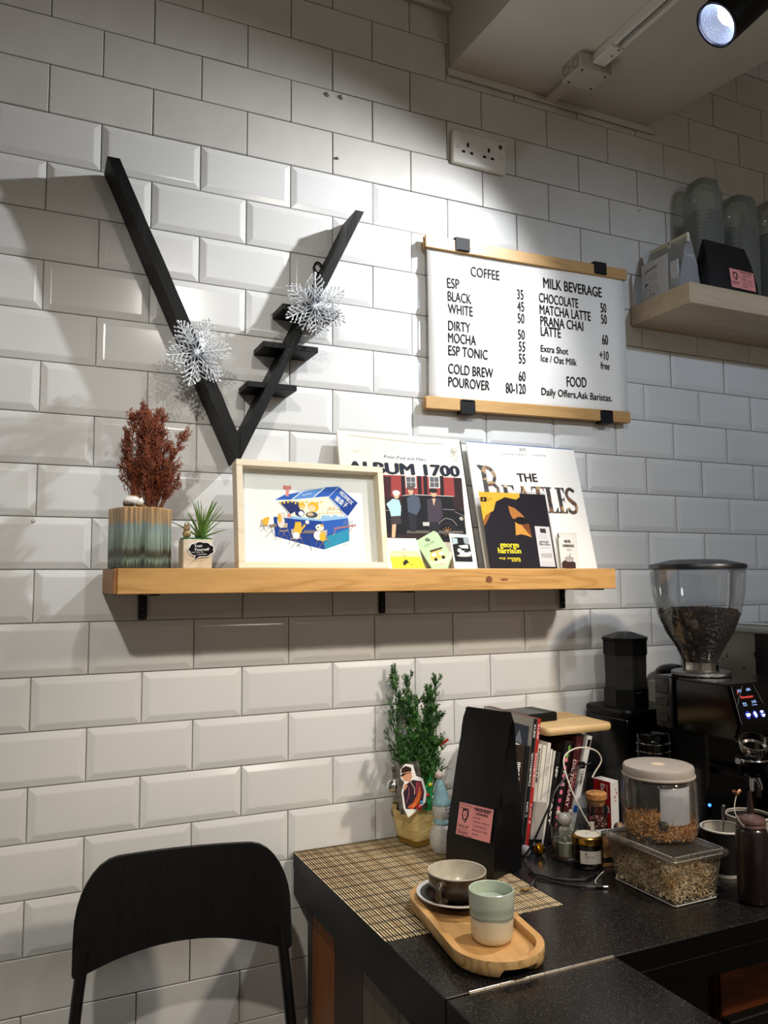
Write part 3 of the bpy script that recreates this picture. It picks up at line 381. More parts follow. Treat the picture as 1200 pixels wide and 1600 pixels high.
# ================================================================== menu board
t = thing('menu_board', 'white paper coffee menu held between two bamboo strips on the tiled wall', 'menu', (.9205, -.012, 1.8555), (0, math.radians(-1.1), 0))
pb = nb(); n = 14; rows = []
for j in range(n + 1):
    v = .012 + (.402 - .012) * j / n; bow = -.004 * math.sin(math.pi * j / n)
    rows.append([pb.verts.new((x, -.0095 + bow + .0015 * math.sin(x * 9), v)) for x in ([.0105 + (.0065 * (v / .4) - .002) - .004 * math.sin(math.pi * j / n) * 0] + [.06 + .5 * i / 10 for i in range(11)] + [.599 + .003 * v / .4])])
for a, b in zip(rows, rows[1:]):
    for i in range(len(a) - 1): pb.faces.new((a[i], a[i + 1], b[i + 1], b[i]))
sheet = link('paper_sheet', pb, PAPER, t, 'all')
sm = sheet.modifiers.new('thick', 'SOLIDIFY'); sm.thickness = .0004
for it in MENU:
    art('lettering', t, [it if len(it) > 8 else it + (1.0,)], mapf=lambda u, v, h: (u / 1000, -.0108 - .004 * math.sin(math.pi * (v - 12) / 390) + .0015 * math.sin(u / 1000 * 9) - h, v / 1000))
for z0, x0 in ((.385, .008), (0, -.003)):
    for y0, y1 in ((-.018, -.0115), (-.0085, -.002)): link('bamboo_strip', box(nb(), x0, x0 + .604, y0, y1, z0, z0 + .0292, .0012), BAMBOO, t)
def clip(cx, cz, up):
    bm = nb(); P = [(-.020, -.0215), (-.020, -.019), (-.010, .0)]
    w_ = .0195; s = 1 if up else -1
    prism(bm, [(-.0205, cz), (-.0182, cz + s * .003), (-.0182, cz + s * .030), (-.0015, cz + s * .030), (-.0015, cz), (.0, cz), (.0, cz + s * .0325), (-.0205, cz + s * .0325)], cx - w_, cx + w_, 'YZ')
    return bm
for cx, cz, up in ((.108, .388, 1), (.522, .388, 1), (.108, .026, 0), (.521, .027, 0)):
    c = link('binder_clip', clip(cx, cz, up), BLACK_M, t)
    s = 1 if up else -1; b = nb(); tube(b, [(cx - .014, -.0212, cz + s * .001), (cx + .014, -.0212, cz + s * .001)], .0016, 6); link('clip_lip', b, mat('clip_edge', '3a3a3c', .3, 1), c)

# ================================================================== Y-shaped wooden wall piece
t = thing('wall_branch', 'black stained wooden Y-shaped wall shelf with three short steps', 'wall decoration', (.4695, 0, 1.69))
ox, oz = .4695, 1.69
def vb(pts): return [(x - ox, z - oz) for x, z in pts]
def rough(bm, a, seed, cuts=6):
    bmesh.ops.subdivide_edges(bm, edges=[e for e in bm.edges if e.calc_length() > .2], cuts=cuts * 2); r_ = random.Random(seed)
    for v in bm.verts: v.co += Vector((r_.uniform(-a, a), r_.uniform(-a, 0) if v.co.y < -.04 else 0, 0))
    return bm
link('plank', rough(prism(nb(), vb([(.205, 2.2775), (.2274, 2.2775), (.4690, 1.7485), (.4690, 1.7015), (.466, 1.6985)]), -.080, -.0045, 'XZ'), .0009, 1), BLACKW, t, label='long left plank')
link('plank', rough(prism(nb(), vb([(.4700, 1.7485), (.7226, 2.2692), (.742, 2.2692), (.4700, 1.7015)]), -.080, -.0045, 'XZ'), .0006, 2), BLACKW, t, label='shorter right plank')
def cutstep(x0, x1, z0, z1):
    return box(nb(), x0 - ox, x1 - ox, -.076, -.0045, z0 - oz, z1 - oz, .0008)
for x0, x1, z0, z1 in ((.4846, .590, 1.8545, 1.8662), (.5168, .637, 1.941, 1.953), (.5576, .685, 2.0255, 2.038)): link('step', cutstep(x0, x1, z0, z1), BLACKW, t)
b = nb(); th = [(.672 - ox, -.012, 2.166 - oz)]
tube(b, [(.6603 - ox + .009 * math.cos(a * math.pi / 8), -.010, 2.155 - oz + .012 * math.sin(a * math.pi / 8)) for a in range(17)], .0022, 6, False); link('hanging_ring', b, BLACK, t, True)

# ------------------------------------------------------------------ snowflakes
FLAKE = mat('frosted_plastic', 'e4e9ee', .2, coat=.6, spec=.8)
def arm_mesh():
    bm = nb(); L_ = .047
    tube(bm, [(0, 0, .003), (0, 0, L_)], .0008, 5)
    ball(bm, (0, 0, L_ + .002), .0021, 1, (1, 1, 1.5))
    for i, z in enumerate((.014, .022, .030, .038)):
        ln = (.014, .017, .013, .009)[i]
        for s in (-1, 1):
            for dy in (-.004, .004):
                e = (s * ln * .7, dy, z + ln * .8); tube(bm, [(0, 0, z), e], [.0007, .0005], 4); ball(bm, e, .0014, 1, (1, 1, 1.3))
    return bm
am = link('arm', arm_mesh(), FLAKE, None, True); AM = am.data; bpy.data.objects.remove(am)
TINS = mat('silver_tinsel', 'c5ccd6', .12, 1)
def tinsel():
    bm = nb(); r_ = random.Random(5)
    for i in range(70):
        a = r_.uniform(0, 6.283); e = r_.uniform(-.6, .9); l_ = r_.uniform(.015, .036); d = Vector((math.cos(a) * math.cos(e), -abs(math.sin(e)) , math.sin(a) * math.cos(e))).normalized()
        s_ = d.orthogonal().normalized() * .0004; p = d * .002; q = d * l_
        vs_ = [bm.verts.new(x) for x in (p - s_, p + s_, q + s_, q - s_)]; bm.faces.new(vs_)
    return bm
tm = link('tinsel', tinsel(), TINS, None); TNM = tm.data; bpy.data.objects.remove(tm)
for (x, y, z, rx, rz, rot0, lab) in ((.3757, -.102, 1.905, .12, .35, .25, 'silvery plastic snowflake on the long left plank of the black wall piece'), (.6204, -.102, 2.031, -.1, -.2, .0, 'silvery plastic snowflake on the top step of the black wall piece')):
    t = thing('snowflake', lab, 'decoration', (x, y, z), (rx, rot0, rz), 'snowflakes on the black wall piece'); t.scale = (1.42, 1.42, 1.42)
    link('hub', ball(nb(), (0, 0, 0), .006, 2, (1, .6, 1)), FLAKE, t, True)
    for layer in range(2):
        for i in range(6):
            o = bpy.data.objects.new('arm', AM); COL.objects.link(o); o.parent = t; o.location = (0, -.004 * layer, 0)
            o.rotation_euler = (.16 if layer == 0 else -.30, math.radians(60 * i + 28 * layer), 0); o.scale = (1, 1, 1 if layer == 0 else .8)
    o = bpy.data.objects.new('tinsel', TNM); COL.objects.link(o); o.parent = t; o['kind'] = 'stuff'

# ================================================================== long wooden shelf and brackets
t = thing('wall_shelf', 'long thick pine board shelf with knots on the tiled wall', 'shelf', (.221, 0, 1.4385))
b = nb(); box(b, .006, 1.0890, -.200, -.0045, 0, .045, .0012); link('board', b, SHELFW, t)
link('end_cap', box(nb(), 0, .0058, -.196, -.0045, .0005, .0445, .001), SHELFE, t, label='darker end grain at the left end')
for kx, r1, ring in ((.752, .009, 1), (.790, .006, 0)):
    b = nb(); M4 = Matrix.Translation((kx, -.2001, .022)) @ Matrix.Rotation(math.pi / 2, 4, 'X')
    lathe(b, [(0, .0002), (r1 * .45, .0003), (r1 * .9, .0001)], 20, M=M4 @ Matrix.Diagonal((1 if ring else 1.9, .9 if ring else .5, 1, 1)))
    link('knot', b, mat('knot_wood', '5a2f14', .6, noise=60, col2='8a5326'), t)
for i, (x, z) in enumerate(((.2972, 1.3861), (.8133, 1.3872), (1.3262 - .02, 1.3885))):
    t = thing('shelf_bracket', ('first dark metal bracket under the left end of the pine shelf', 'middle dark metal bracket under the pine shelf', 'last dark metal bracket under the right end of the pine shelf')[i], 'bracket', (x, -.0045, 1.4385), (0, 0, 0), 'brackets under the pine shelf')
    link('wall_plate', box(nb(), -.008, .008, -.0035, 0, z - 1.4385, -.0005, .001), mat('dark_metal', '1d1815', .45, .6), t)
    link('arm', box(nb(), -.008, .008, -.150, -.0036, -.0036, -.0004, .0005), bpy.data.materials['dark_metal'], t)
    for dz in (.008, .021): link('screw', lathe(nb(), [(0, .0062), (.004, .0058), (.0048, .0034)], 12, M=Matrix.Translation((0, 0, z - 1.4385 + dz)) @ Matrix.Rotation(math.pi / 2, 4, 'X')), BLACK_G, t, True)

# ================================================================== things on the pine shelf
ZS = 1.4836
# ------------------------------------------------------------------ glazed planter with dried plant
def glaze_mat():
    m = bpy.data.materials.new('drip_glaze'); m.use_nodes = True; N = m.node_tree.nodes; L = m.node_tree.links; b = N['Principled BSDF']; b.inputs['Roughness'].default_value = .25
    tc = N.new('ShaderNodeTexCoord'); mp = N.new('ShaderNodeMapping'); mp.inputs['Scale'].default_value = (260, 260, 9); L.new(tc.outputs['Object'], mp.inputs[0])
    st = N.new('ShaderNodeTexNoise'); st.inputs['Scale'].default_value = 1; st.inputs['Detail'].default_value = 3; L.new(mp.outputs[0], st.inputs[0])
    sx = N.new('ShaderNodeSeparateXYZ'); L.new(tc.outputs['Object'], sx.inputs[0])
    ad = N.new('ShaderNodeMath'); ad.operation = 'MULTIPLY_ADD'; ad.inputs[1].default_value = .030; L.new(st.outputs['Fac'], ad.inputs[0]); L.new(sx.outputs[2], ad.inputs[2])
    mr = N.new('ShaderNodeMapRange'); mr.inputs[1].default_value = 0; mr.inputs[2].default_value = .128; L.new(ad.outputs[0], mr.inputs[0])
    r = N.new('ShaderNodeValToRGB'); e = r.color_ramp.elements; e[0].position = 0; e[0].color = (*srgb('4d5b50'), 1); e[1].position = 1; e[1].color = (*srgb('b98f62'), 1)
    for p, c in ((.17, '39413a'), (.24, '6f7f70'), (.30, '33382f'), (.37, '4f4a3a'), (.42, '6d7d72'), (.60, '84938a'), (.72, '7f9291'), (.77, 'a08768'), (.9, 'a88a66')):
        q = e.new(p); q.color = (*srgb(c), 1)
    L.new(mr.outputs[0], r.inputs[0])
    mx = N.new('ShaderNodeMix'); mx.data_type = 'RGBA'; mx.blend_type = 'OVERLAY'; mx.inputs[0].default_value = .5; L.new(r.outputs[0], mx.inputs[6])
    r2 = N.new('ShaderNodeValToRGB'); r2.color_ramp.elements[0].position = .40; r2.color_ramp.elements[1].position = .60; L.new(st.outputs['Fac'], r2.inputs[0]); r2.color_ramp.elements[0].color = (.12, .12, .12, 1); r2.color_ramp.elements[1].color = (.85, .85, .8, 1)
    L.new(r2.outputs[0], mx.inputs[7]); L.new(mx.outputs[2], b.inputs['Base Color'])
    bp = N.new('ShaderNodeBump'); bp.inputs['Strength'].default_value = .3; bp.inputs['Distance'].default_value = .002; L.new(st.outputs['Fac'], bp.inputs['Height']); L.new(bp.outputs[0], b.inputs['Normal'])
    return m
t = thing('potted_dried_plant', 'six-sided drip-glazed planter holding a rust-brown dried plant', 'potted plant', (.2735, -.125, ZS))
R_ = .0555; rot = math.radians(-68)
hexp = lambda r, z: (r, z)
pot = nb(); lathe(pot, [(0, 0), (R_ - .002, 0), (R_, .002), (R_, .108), (R_ - .002, .110), (R_ - .007, .110), (R_ - .008, .106), (R_ - .008, .030), (0, .030)], 6, start=rot); link('planter', pot, glaze_mat(), t)
link('soil', lathe(nb(), [(0, .098), (R_ - .0095, .096)], 6, start=rot), mat('soil', '3a2a1c', .95, noise=90, col2='1c130c', bump=(120, 1)), t)
def sprig(bm, p0, d0, L_, r_, depth, leaf, droop=0, nub=None, density=1.0, br=.42):
    """a branching stem; leaf(bm,p,d) puts foliage along it"""
    p = Vector(p0); d = Vector(d0).normalized(); n = max(3, int(L_ / .011)); pts = [p.copy()]
    for i in range(n):
        d = (d + Vector((r_.uniform(-.10, .10), r_.uniform(-.10, .10), r_.uniform(.0, .16) - droop))).normalized(); p = p + d * (L_ / n); pts.append(p.copy())
        if depth > 0 and i > 0 and r_.random() < .85 * density:
            for s_ in range(2 if r_.random() < .6 else 1):
                a = r_.uniform(0, 6.283); q = d.orthogonal().normalized(); q.rotate(Matrix.Rotation(a, 3, d)); dd = (d * 1.25 + q * .65).normalized()
                sprig(bm, p, dd, L_ * (1 - i / n) * br + .010, r_, depth - 1, leaf, droop, nub, density, br)
        leaf(bm, p, d, r_)
    k = .0009 if depth else .0005
    tube(bm, pts, [k * (1.3 - .9 * i / len(pts)) * (1 + depth * .35) for i in range(len(pts))], 3, False)
def nubs(bm, p, d, r_):
    for _ in range(5):
        q = p + Vector((r_.uniform(-1, 1), r_.uniform(-1, 1), r_.uniform(-1, 1))) * .0034; s_ = r_.uniform(.0008, .0016)
        vs_ = [bm.verts.new(q + Vector(v) * s_) for v in ((1, 0, -.5), (-.5, .9, -.5), (-.5, -.9, -.5), (0, 0, 1.6))]
        for f in ((0, 1, 2), (0, 1, 3), (1, 2, 3), (2, 0, 3)): bm.faces.new([vs_[i] for i in f])
b = nb(); r_ = random.Random(11)
for (x, y, dx, dy, L_) in ((-.01, 0, -.30, .0, .165), (-.006, .004, -.22, .03, .150), (.004, 0, .02, 0, .165), (.0, .006, -.06, .02, .170), (.008, -.003, .08, 0, .160), (.012, .002, .18, .02, .140), (.014, 0, .40, 0, .090), (-.014, 0, -.42, -.02, .115), (0, -.006, .02, -.08, .15), (.006, .008, .1, .1, .14), (.015, .0, .50, 0, .050), (.002, -.004, .06, 0, .155), (.010, 0, .13, .04, .15), (-.002, .002, -.14, 0, .16)):
    sprig(b, (x + .012, y, .095), (dx + .05, dy, 1), L_ + .024, r_, 2, nubs, 0, None, .95, .26)
print('dried tris', len(b.faces))
o = link('dried_foliage', b, mat('dried_foliage', '5c2812', .85, noise=60, col2='8c4624'), t, kind='stuff')
# little cat figurine lying on the rim
t = thing('animal_figurine', 'tiny white and brown sleeping animal figurine on the rim of the drip-glazed planter', 'figurine', (.251, -.160, ZS + .110), (0, 0, .2))
CATW = mat('figurine_white', 'd9d5cc', .35, noise=70, col2='e9e6df'); CATB = mat('figurine_brown', '5b3a22', .4, noise=60, col2='2b1c12')
link('body', ball(nb(), (.002, 0, .0115), .0125, 3, (1.25, .7, .72)), CATW, t, True)
link('head', ball(ball(ball(nb(), (.015, -.004, .0095), .0075, 3, (1, .9, .9)), (.011, -.004, .0165), .0022, 1), (.019, -.004, .0160), .0022, 1), CATW, t, True)
link('brown_back', ball(nb(), (.004, .001, .0185), .008, 2, (1.3, .7, .4)), mat('figurine_tan', 'a5713f', .4), t, True)
b = nb(); 
for x in (-.011, -.006, .0): ball(b, (x, -.006, .0045), .0045, 2, (1.1, .8, 1))
link('legs', b, CATB, t, True)
b = nb(); tube(b, smoothpts([(.017, -.006, .004), (.022, -.008, .003), (.026, -.009, .0015)]), .0007, 5); link('tail', b, mat('straw', 'b59a5a', .7), t)
# ------------------------------------------------------------------ small square pot
t = thing('air_plant_pot', 'small cream square pot with a spiky air plant and black thought-cloud sign', 'potted plant', (.3735, -.127, ZS))
link('pot', box(box(nb(), -.0265, .0265, -.024, .024, 0, .0545, .0015), -.0235, .0235, -.021, .021, .0546, .0548), mat('cream_plaster', 'd8cdb8', .7, noise=30, col2='c3b295', bump=(30, .3)), t)
b = nb(); r_ = random.Random(4)
for i in range(420):
    x, y = r_.uniform(-.026, .026), r_.uniform(-.024, .024); z = .0545; h = r_.uniform(.002, .006); a = r_.uniform(0, 6.28); s_ = .0012
    v = [bm_ for bm_ in (b.verts.new((x + s_ * math.cos(a), y + s_ * math.sin(a), z)), b.verts.new((x - s_ * math.cos(a), y - s_ * math.sin(a), z)), b.verts.new((x + r_.uniform(-.003, .003), y + r_.uniform(-.004, .003), z + h)))]; b.faces.new(v)
link('moss', b, mat('green_moss', '1e5a2e', .8, noise=200, col2='3f8a44'), t, kind='stuff')
lm = mat('air_plant_leaf', '6f8f3c', .5, noise=40, col2='3f6420'); r_ = random.Random(9)
for i in range(30):
    a = r_.uniform(0, 6.283); lean = r_.uniform(.12, 1.15); L_ = r_.uniform(.062, .090) * (1 - .15 * lean); bm = nb(); P = []; d = Vector((math.cos(a) * math.sin(lean) + .12, math.sin(a) * math.sin(lean) * .7, math.cos(lean)))
    p = Vector((.010, .0, .058)); 
    for k in range(7): P.append(p.copy()); p = p + d.normalized() * L_ / 6; d = d + Vector((math.cos(a) * .06, 0, -.02 * lean * k * .8 + .02))
    tube(bm, P, [.0021 * (1 - k / 6.3) + .0002 for k in range(7)], 4); link('leaf', bm, lm, t, True)
b = nb(); r_ = random.Random(3)
for i in range(26):
    a = r_.uniform(0, 6.28); tube(b, [(.010, 0, .060), (.010 + .011 * math.cos(a), .009 * math.sin(a), .0555 + r_.uniform(0, .006))], .0007, 3)
link('roots', b, mat('roots', '2a1c12', .9), t, kind='stuff')
b = nb(); c8 = []
for i in range(48):
    a = i / 48 * 2 * math.pi; r0 = 1 + .13 * abs(math.sin(a * 4.5)); c8.append((.006 + .0225 * r0 * math.cos(a), .0355 + .0135 * r0 * math.sin(a)))
cloud = link('cloud_sign', prism(nb(), c8, -.0275, -.0262, 'XZ'), mat('sign_white', 'e8e8e8', .5), t)
art('sign_face', cloud, [('p', '0c0c0e', [(6 + (x - .006) * 930, 35.5 + (z - .0355) * 910) for x, z in c8]), ('p', '0c0c0e', [(-4, 25), (4, 24), (-7, 15.5)]), ('l', 'e8e8e8', .7, [(-5, 24.5), (-8, 15), (5, 23.5)]),
    ('t', 'f2f2f2', 'Trust', -7, 39, 8, 40.5, 5.2, 1), ('t', 'f2f2f2', 'Yourself', -7, 32.5, 21, 34.0, 5.0, 1), ('t', 'e0e0e0', 'you can be', -12, 29.2, 10, 29.8, 2.6), ('t', 'e0e0e0', 'success', -2, 25.4, 16, 26.2, 2.6)], off=.0276)
t = thing('rabbit_figurine', 'tiny gold-brown animal figurine sitting on the moss of the cream pot', 'figurine', (.356, -.135, ZS + .0575), (0, 0, -.3))
gm = mat('figurine_gold', 'b39a6c', .45, noise=150, col2='6b5030')
link('body', ball(ball(nb(), (0, 0, .008), .0085, 3, (.95, .8, 1)), (0, -.002, .0185), .0062, 3), gm, t, True)
for s in (-1, 1): link('ear', ball(nb(), (s * .003, 0, .0255), .0022, 2, (.8, .6, 1.6)), gm, t, True)
# ------------------------------------------------------------------ framed watercolour
t = thing('picture_frame', 'pale wood box frame with a blue and orange watercolour of a food stall', 'picture', (.449, -.160, ZS + .001), (-math.radians(8), 0, 0))
W_, H_ = .3115, .214; f_ = .0125
for nm, q in (('frame_rail', (0, W_, 0, f_)), ('frame_rail', (0, W_, H_ - f_, H_)), ('frame_stile', (0, f_, f_ + .0001, H_ - f_ - .0001)), ('frame_stile', (W_ - f_, W_, f_ + .0001, H_ - f_ - .0001))):
    link(nm, box(nb(), q[0], q[1], 0, .033, q[2], q[3], .0008), FRAMEW, t)
link('back_board', box(nb(), .002, W_ - .002, .0290, .0325, .002, H_ - .002), mat('back_board', '6b5a44', .8), t)
link('mat_board', box(nb(), f_, W_ - f_, .0262, .0288, f_, H_ - f_), mat('mount_white', 'e6e5e2', .7), t)
pic = link('paper', box(nb(), f_ + .006, W_ - f_ - .016, .0252, .0258, f_ + .003, H_ - f_ - .016), mat('watercolour_paper', 'f4f3f0', .7), t)
art('watercolour', pic, MEOW, off=-.0251)
link('glass', box(nb(), f_ - .001, W_ - f_ + .001, .004, .0052, f_ - .001, H_ - f_ + .001), thin('picture_glass', 'fbfdfd', .06), t)
# ------------------------------------------------------------------ records and cards
def sleeve(name, label, cat, loc, lean, wd, ht, th, m, edge=None, group=None, corner=.002):
    t = thing(name, label, cat, loc, (-math.radians(lean), 0, 0), group=group)
    link('sleeve', box(nb(), 0, wd, 0, th, 0, ht, min(corner, th * .4)), m, t); return t
CREAM = mat('old_cream_card', 'dfd9ca', .5, noise=9, col2='d3cab4'); WHC = mat('white_card', 'e4e2dc', .45)
t = sleeve('record_sleeve', 'cream album cover with big black title ALBUM 1700 above a street photo', 'record', (.697, -.100, ZS + .0005), 13.8, .311, .314, .004, CREAM)
art('cover_print', t, A17)
link('record_edge', box(nb(), .311 - .0008, .3135, .0008, .0030, .004, .310), BLACK_M, t)
t = sleeve('record_sleeve', 'large white album cover with dark patterned title reading THE BEATLES', 'record', (1.027, -.100, ZS + .0005), 14.7, .3155, .3125, .005, WHC)
def collage():
    m = mat('collage_print', '241a16', .5); N = m.node_tree.nodes; L = m.node_tree.links
    v = N.new('ShaderNodeTexVoronoi'); v.inputs['Scale'].default_value = 75; mp = N['Mapping']; L.new(mp.outputs[0], v.inputs[0])
    s_ = N.new('ShaderNodeSeparateColor'); L.new(v.outputs['Color'], s_.inputs[0]); r = N.new('ShaderNodeValToRGB'); r.color_ramp.interpolation = 'CONSTANT'
    e = r.color_ramp.elements; e[0].color = (*srgb('17120f'), 1); e[1].position = .4; e[1].color = (*srgb('6b4a2c'), 1)
    for p, c in ((.55, '2a2622'), (.7, '9a7c52'), (.85, '57301f'), (.93, 'b9a27c')): q = e.new(p); q.color = (*srgb(c), 1)
    L.new(s_.outputs[0], r.inputs[0]); L.new(r.outputs[0], N['Principled BSDF'].inputs['Base Color']); return m
def L_(pts, w_): return ('l', 'k', w_, pts)
beat = [it for it in BEA if it[0] == 't' and it[2] not in ('B', 'EATLES')] + [it for it in BEA if it[0] != 't']
art('cover_print', t, beat)
Bt = []   # the big slab-serif title, drawn letter by letter (mm)
def arc(cx, cz, rx, rz, a0, a1, n=14): return [(cx + rx * math.cos(math.radians(a0 + (a1 - a0) * i / n)), cz + rz * math.sin(math.radians(a0 + (a1 - a0) * i / n))) for i in range(n + 1)]
Bt += [('p', 'k', [(17, 254), (42, 250), (42, 174), (30, 176), (29, 240), (17, 254)])]
Bt += [L_(arc(42, 227, 22, 22, 88, -88), 9), L_(arc(42, 192, 26, 18, 86, -88), 9), L_([(22, 252), (44, 249)], 5), L_([(22, 175), (44, 175)], 4), L_([(30, 209), (44, 208)], 4)]
zb, zt = 140, 206
def stem(x, w_=11): return [('p', 'k', [(x, zb), (x + w_, zb), (x + w_, zt), (x, zt)])]
def serif(x0, x1, z, w_=3): return [L_([(x0, z), (x1, z)], w_)]
Bt += stem(83) + serif(78, 112, zt - 1.5) + serif(78, 112, zb + 1.5) + serif(92, 106, 175, 3.5) + [('p', 'k', [(112, zt), (112, zt - 14), (105, zt - 3)]), ('p', 'k', [(112, zb), (112, zb + 14), (105, zb + 3)]), L_([(106, 168), (106, 182)], 2)]
Bt += [('p', 'k', [(132, zt), (142, zt), (160, zb), (148, zb)]), L_([(136, zt - 2), (120, zb)], 4), L_([(124, 160), (150, 160)], 3)] + serif(114, 127, zb + 1.5) + serif(144, 165, zb + 1.5)
Bt += stem(175, 11) + serif(162, 199, zt - 2, 4) + serif(170, 191, zb + 1.5) + [('p', 'k', [(162, zt), (162, zt - 14), (167, zt - 3)]), ('p', 'k', [(199, zt), (199, zt - 14), (194, zt - 3)])]
Bt += stem(205, 11) + serif(200, 221, zt - 1.5) + serif(200, 231, zb + 1.5) + [('p', 'k', [(231, zb), (231, zb + 16), (223, zb + 3)])]
Bt += stem(237, 10) + serif(232, 258, zt - 1.5) + serif(232, 258, zb + 1.5) + serif(246, 254, 175, 3.5) + [('p', 'k', [(258, zt), (258, zt - 16), (252, zt - 3)]), ('p', 'k', [(258, zb), (258, zb + 16), (252, zb + 3)]), L_([(254, 168), (254, 182)], 2)]
Bt += [L_(arc(276, 189, 12, 15, 40, 235), 8), L_([(268, 178), (283, 165)], 10), L_(arc(274, 157, 13, 15, 50, -140), 8), ('c', 'k', 286, 199, 3, 4), ('c', 'k', 264, 150, 4, 5)]
art('title', t, Bt, m=collage(), off=.0009, label='patterned slab-serif title')
link('record_edge', box(nb(), .002, .3135, .0012, .0038, .3126, .3142), mat('blue_inner', '2c5f9a', .5), t)
t2 = thing('small_card', 'small clear card printed NEVER SURRENDER leaning on the white album', 'card', (1.027, -.108, ZS + .0005), (-math.radians(14), 0, 0))
link('card', prism(nb(), [(.2016, .0), (.2527, .0), (.2628, .0885), (.2089, .089)], .0, .0008, 'XZ'), mat('grey_card', 'd2cfc8', .5), t2); art('card_print', t2, NEV)
t = sleeve('record_sleeve', 'small dark single sleeve with yellow lettering george harrison', 'record', (1.027, -.122, ZS + .0005), 14, .180, .1815, .003, BLACK_M)
art('cover_print', t, GH)
link('clear_wrap', box(nb(), -.009, .183, -.0032, .0036, .0, .187, .001), thin('clear_wrap', 'fafafa', .16, .08), t)
def card(name, label, cat, poly_, col, items, y):
    t = thing(name, label, cat, (.8, y, ZS + .0005), (-math.radians(14), 0, 0)); link('card', prism(nb(), [(a / 1000, b / 1000) for a, b in poly_], 0, .0007, 'XZ'), mat(name + '_stock', col, .5), t); art('card_print', t, items); return t
card('yellow_card', 'yellow and white card with black ink script beside the box frame', 'card', [(-25.9, 0), (58, 0), (45.5, 66.7), (-25.3, 66.9)], 'f3f1e2', YEL, -.130)
card('green_card', 'pale green clipped-corner card showing a little van', 'card', [(76, 0), (112, 0), (129.2, 26), (130, 30), (97, 84), (92, 85), (44.8, 61), (46, 56)], 'a8c79a', GRN, -.127)
card('instant_photo', 'instant photo with white border leaning at the right of the green card', 'photograph', [(130.4, 0), (184.1, 0), (177.1, 77.7), (128.1, 79.7)], 'e2e2e0', POL, -.130)
# ================================================================== right-hand wall shelf and what stands on it
ZR = 2.19
t = thing('wall_shelf', 'pale oak laminate shelf at the upper right edge holding bags and cups', 'shelf', (1.556, 0, 2.138))
link('board', box(nb(), 0, 1.2, -.2125, -.0045, 0, .052, .0008), OAKLAM, t)
t = thing('filter_bag', 'clear and white folded-top pouch with a line drawing, on the pale shelf', 'bag', (1.57, -.105, ZR + .0005))
def pouch(bm, w_, d_, h_, lean=(0, 0), top=.004, fold=.8, pinch=.25, seed=1, lv=9, wtop=1.0):
    """flat-bottomed gusseted pouch: width along x, depth along y"""
    R = []; r_ = random.Random(seed)
    for i in range(lv + 1):
        s = i / lv; dd = d_ * (1 - s ** 1.6) + top * s ** 1.6; ww = w_ * (1 + (wtop - 1) * s); z = h_ * s; lx, ly = lean[0] * s, lean[1] * s
        g = w_ / 2 * pinch * min(1, s * 1.8) * .35; j = lambda a=.0012: r_.uniform(-a, a) * (0 < i < lv)
        R.append([bm.verts.new((x + lx + j(), y + ly + j(), z)) for x, y in ((-ww / 2, -dd / 2), (-ww / 6, -dd / 2 - .0015 * (s < .5)), (ww / 6, -dd / 2 - .0015 * (s < .5)), (ww / 2, -dd / 2), (ww / 2 - g, 0), (ww / 2, dd / 2), (0, dd / 2), (-ww / 2, dd / 2), (-ww / 2 + g, 0))])
    n = 9
    for a, b in zip(R, R[1:]):
        for i in range(n): bm.faces.new((a[i], a[(i + 1) % n], b[(i + 1) % n], b[i]))
    bm.faces.new(R[0][::-1]); bm.faces.new(R[-1]); return bm
# its printed side faces left, so width runs along y
t.rotation_euler = (0, 0, math.radians(-90)); t.location = (1.607, -.100, ZR + .0005)
o = link('pouch', pouch(nb(), .135, .070, .150, (0, 0), .004, seed=3, pinch=.4), thin('hazy_film', 'e9ebee', .22, .12, .32, 'd9dbe0'), t, True)
link('folded_top', box(nb(), -.068, .068, -.005, .003, .128, .152, .001), mat('cream_band', 'd8d2b8', .6), t)
link('label_card', box(nb(), -.066, .030, -.0365, -.0355, .004, .105, .0003), mat('grey_white_card', 'c9cbd0', .6), t)
link('paper_insert', box(nb(), .034, .060, -.033, -.030, .004, .080), mat('insert_paper', 'c3c6cd', .6), t)
link('closure_tag', box(nb(), .000, .014, -.0085, -.0062, .102, .150, .0004), mat('tag_paper', 'd5d3c8', .6), t)
art('label_print', t, [('t', '3a3a40', 'IN THE MORNING', -52, 78, -6, 84, 6, 1), ('l', '3a3a40', .7, arc(-22, 62, 14, 9, 0, 360)), ('l', '3a3a40', .6, arc(-24, 62, 4, 4, 0, 360)), ('l', '3a3a40', .6, arc(-16, 62, 4, 4, 0, 360)), ('c', '3a3a40', -48, 44, 6, 6), ('c', 'c9cbd0', -47, 42, 4, 4), ('l', '3a3a40', .8, [(-56, 12), (-54, 30), (-44, 34), (-36, 28), (-34, 14)]), ('l', '3a3a40', .8, [(-32, 14), (-32, 34), (-8, 38), (-8, 18)]), ('c', '3a3a40', -20, 26, 1.3, 1.3), ('l', '3a3a40', .7, [(-60, 11), (-58, 11), (-4, 17), (2, 17)]), ('l', '3a3a40', .6, [(-31, 47), (-36, 45)])], off=.0368)
art('tag_print', t, [('c', '222228', 7, 143, 2.2, 2.2), ('t', '55555c', 'TO GO', 3, 118, 12, 118, 5), ('c', '222228', 7, 108, 2, 1.4)], off=.0090)
t = thing('coffee_pouch', 'black coffee pouch with a pink label on the pale shelf, in front of wrapped cups', 'bag', (1.728, -.168, ZR + .0005), (0, 0, math.radians(2)))
link('pouch', pouch(nb(), .185, .058, .140, (0, 0), .005, seed=8, pinch=.2, wtop=.82), mat('black_foil', '08080a', .5, bump=(30, .4)), t, True)
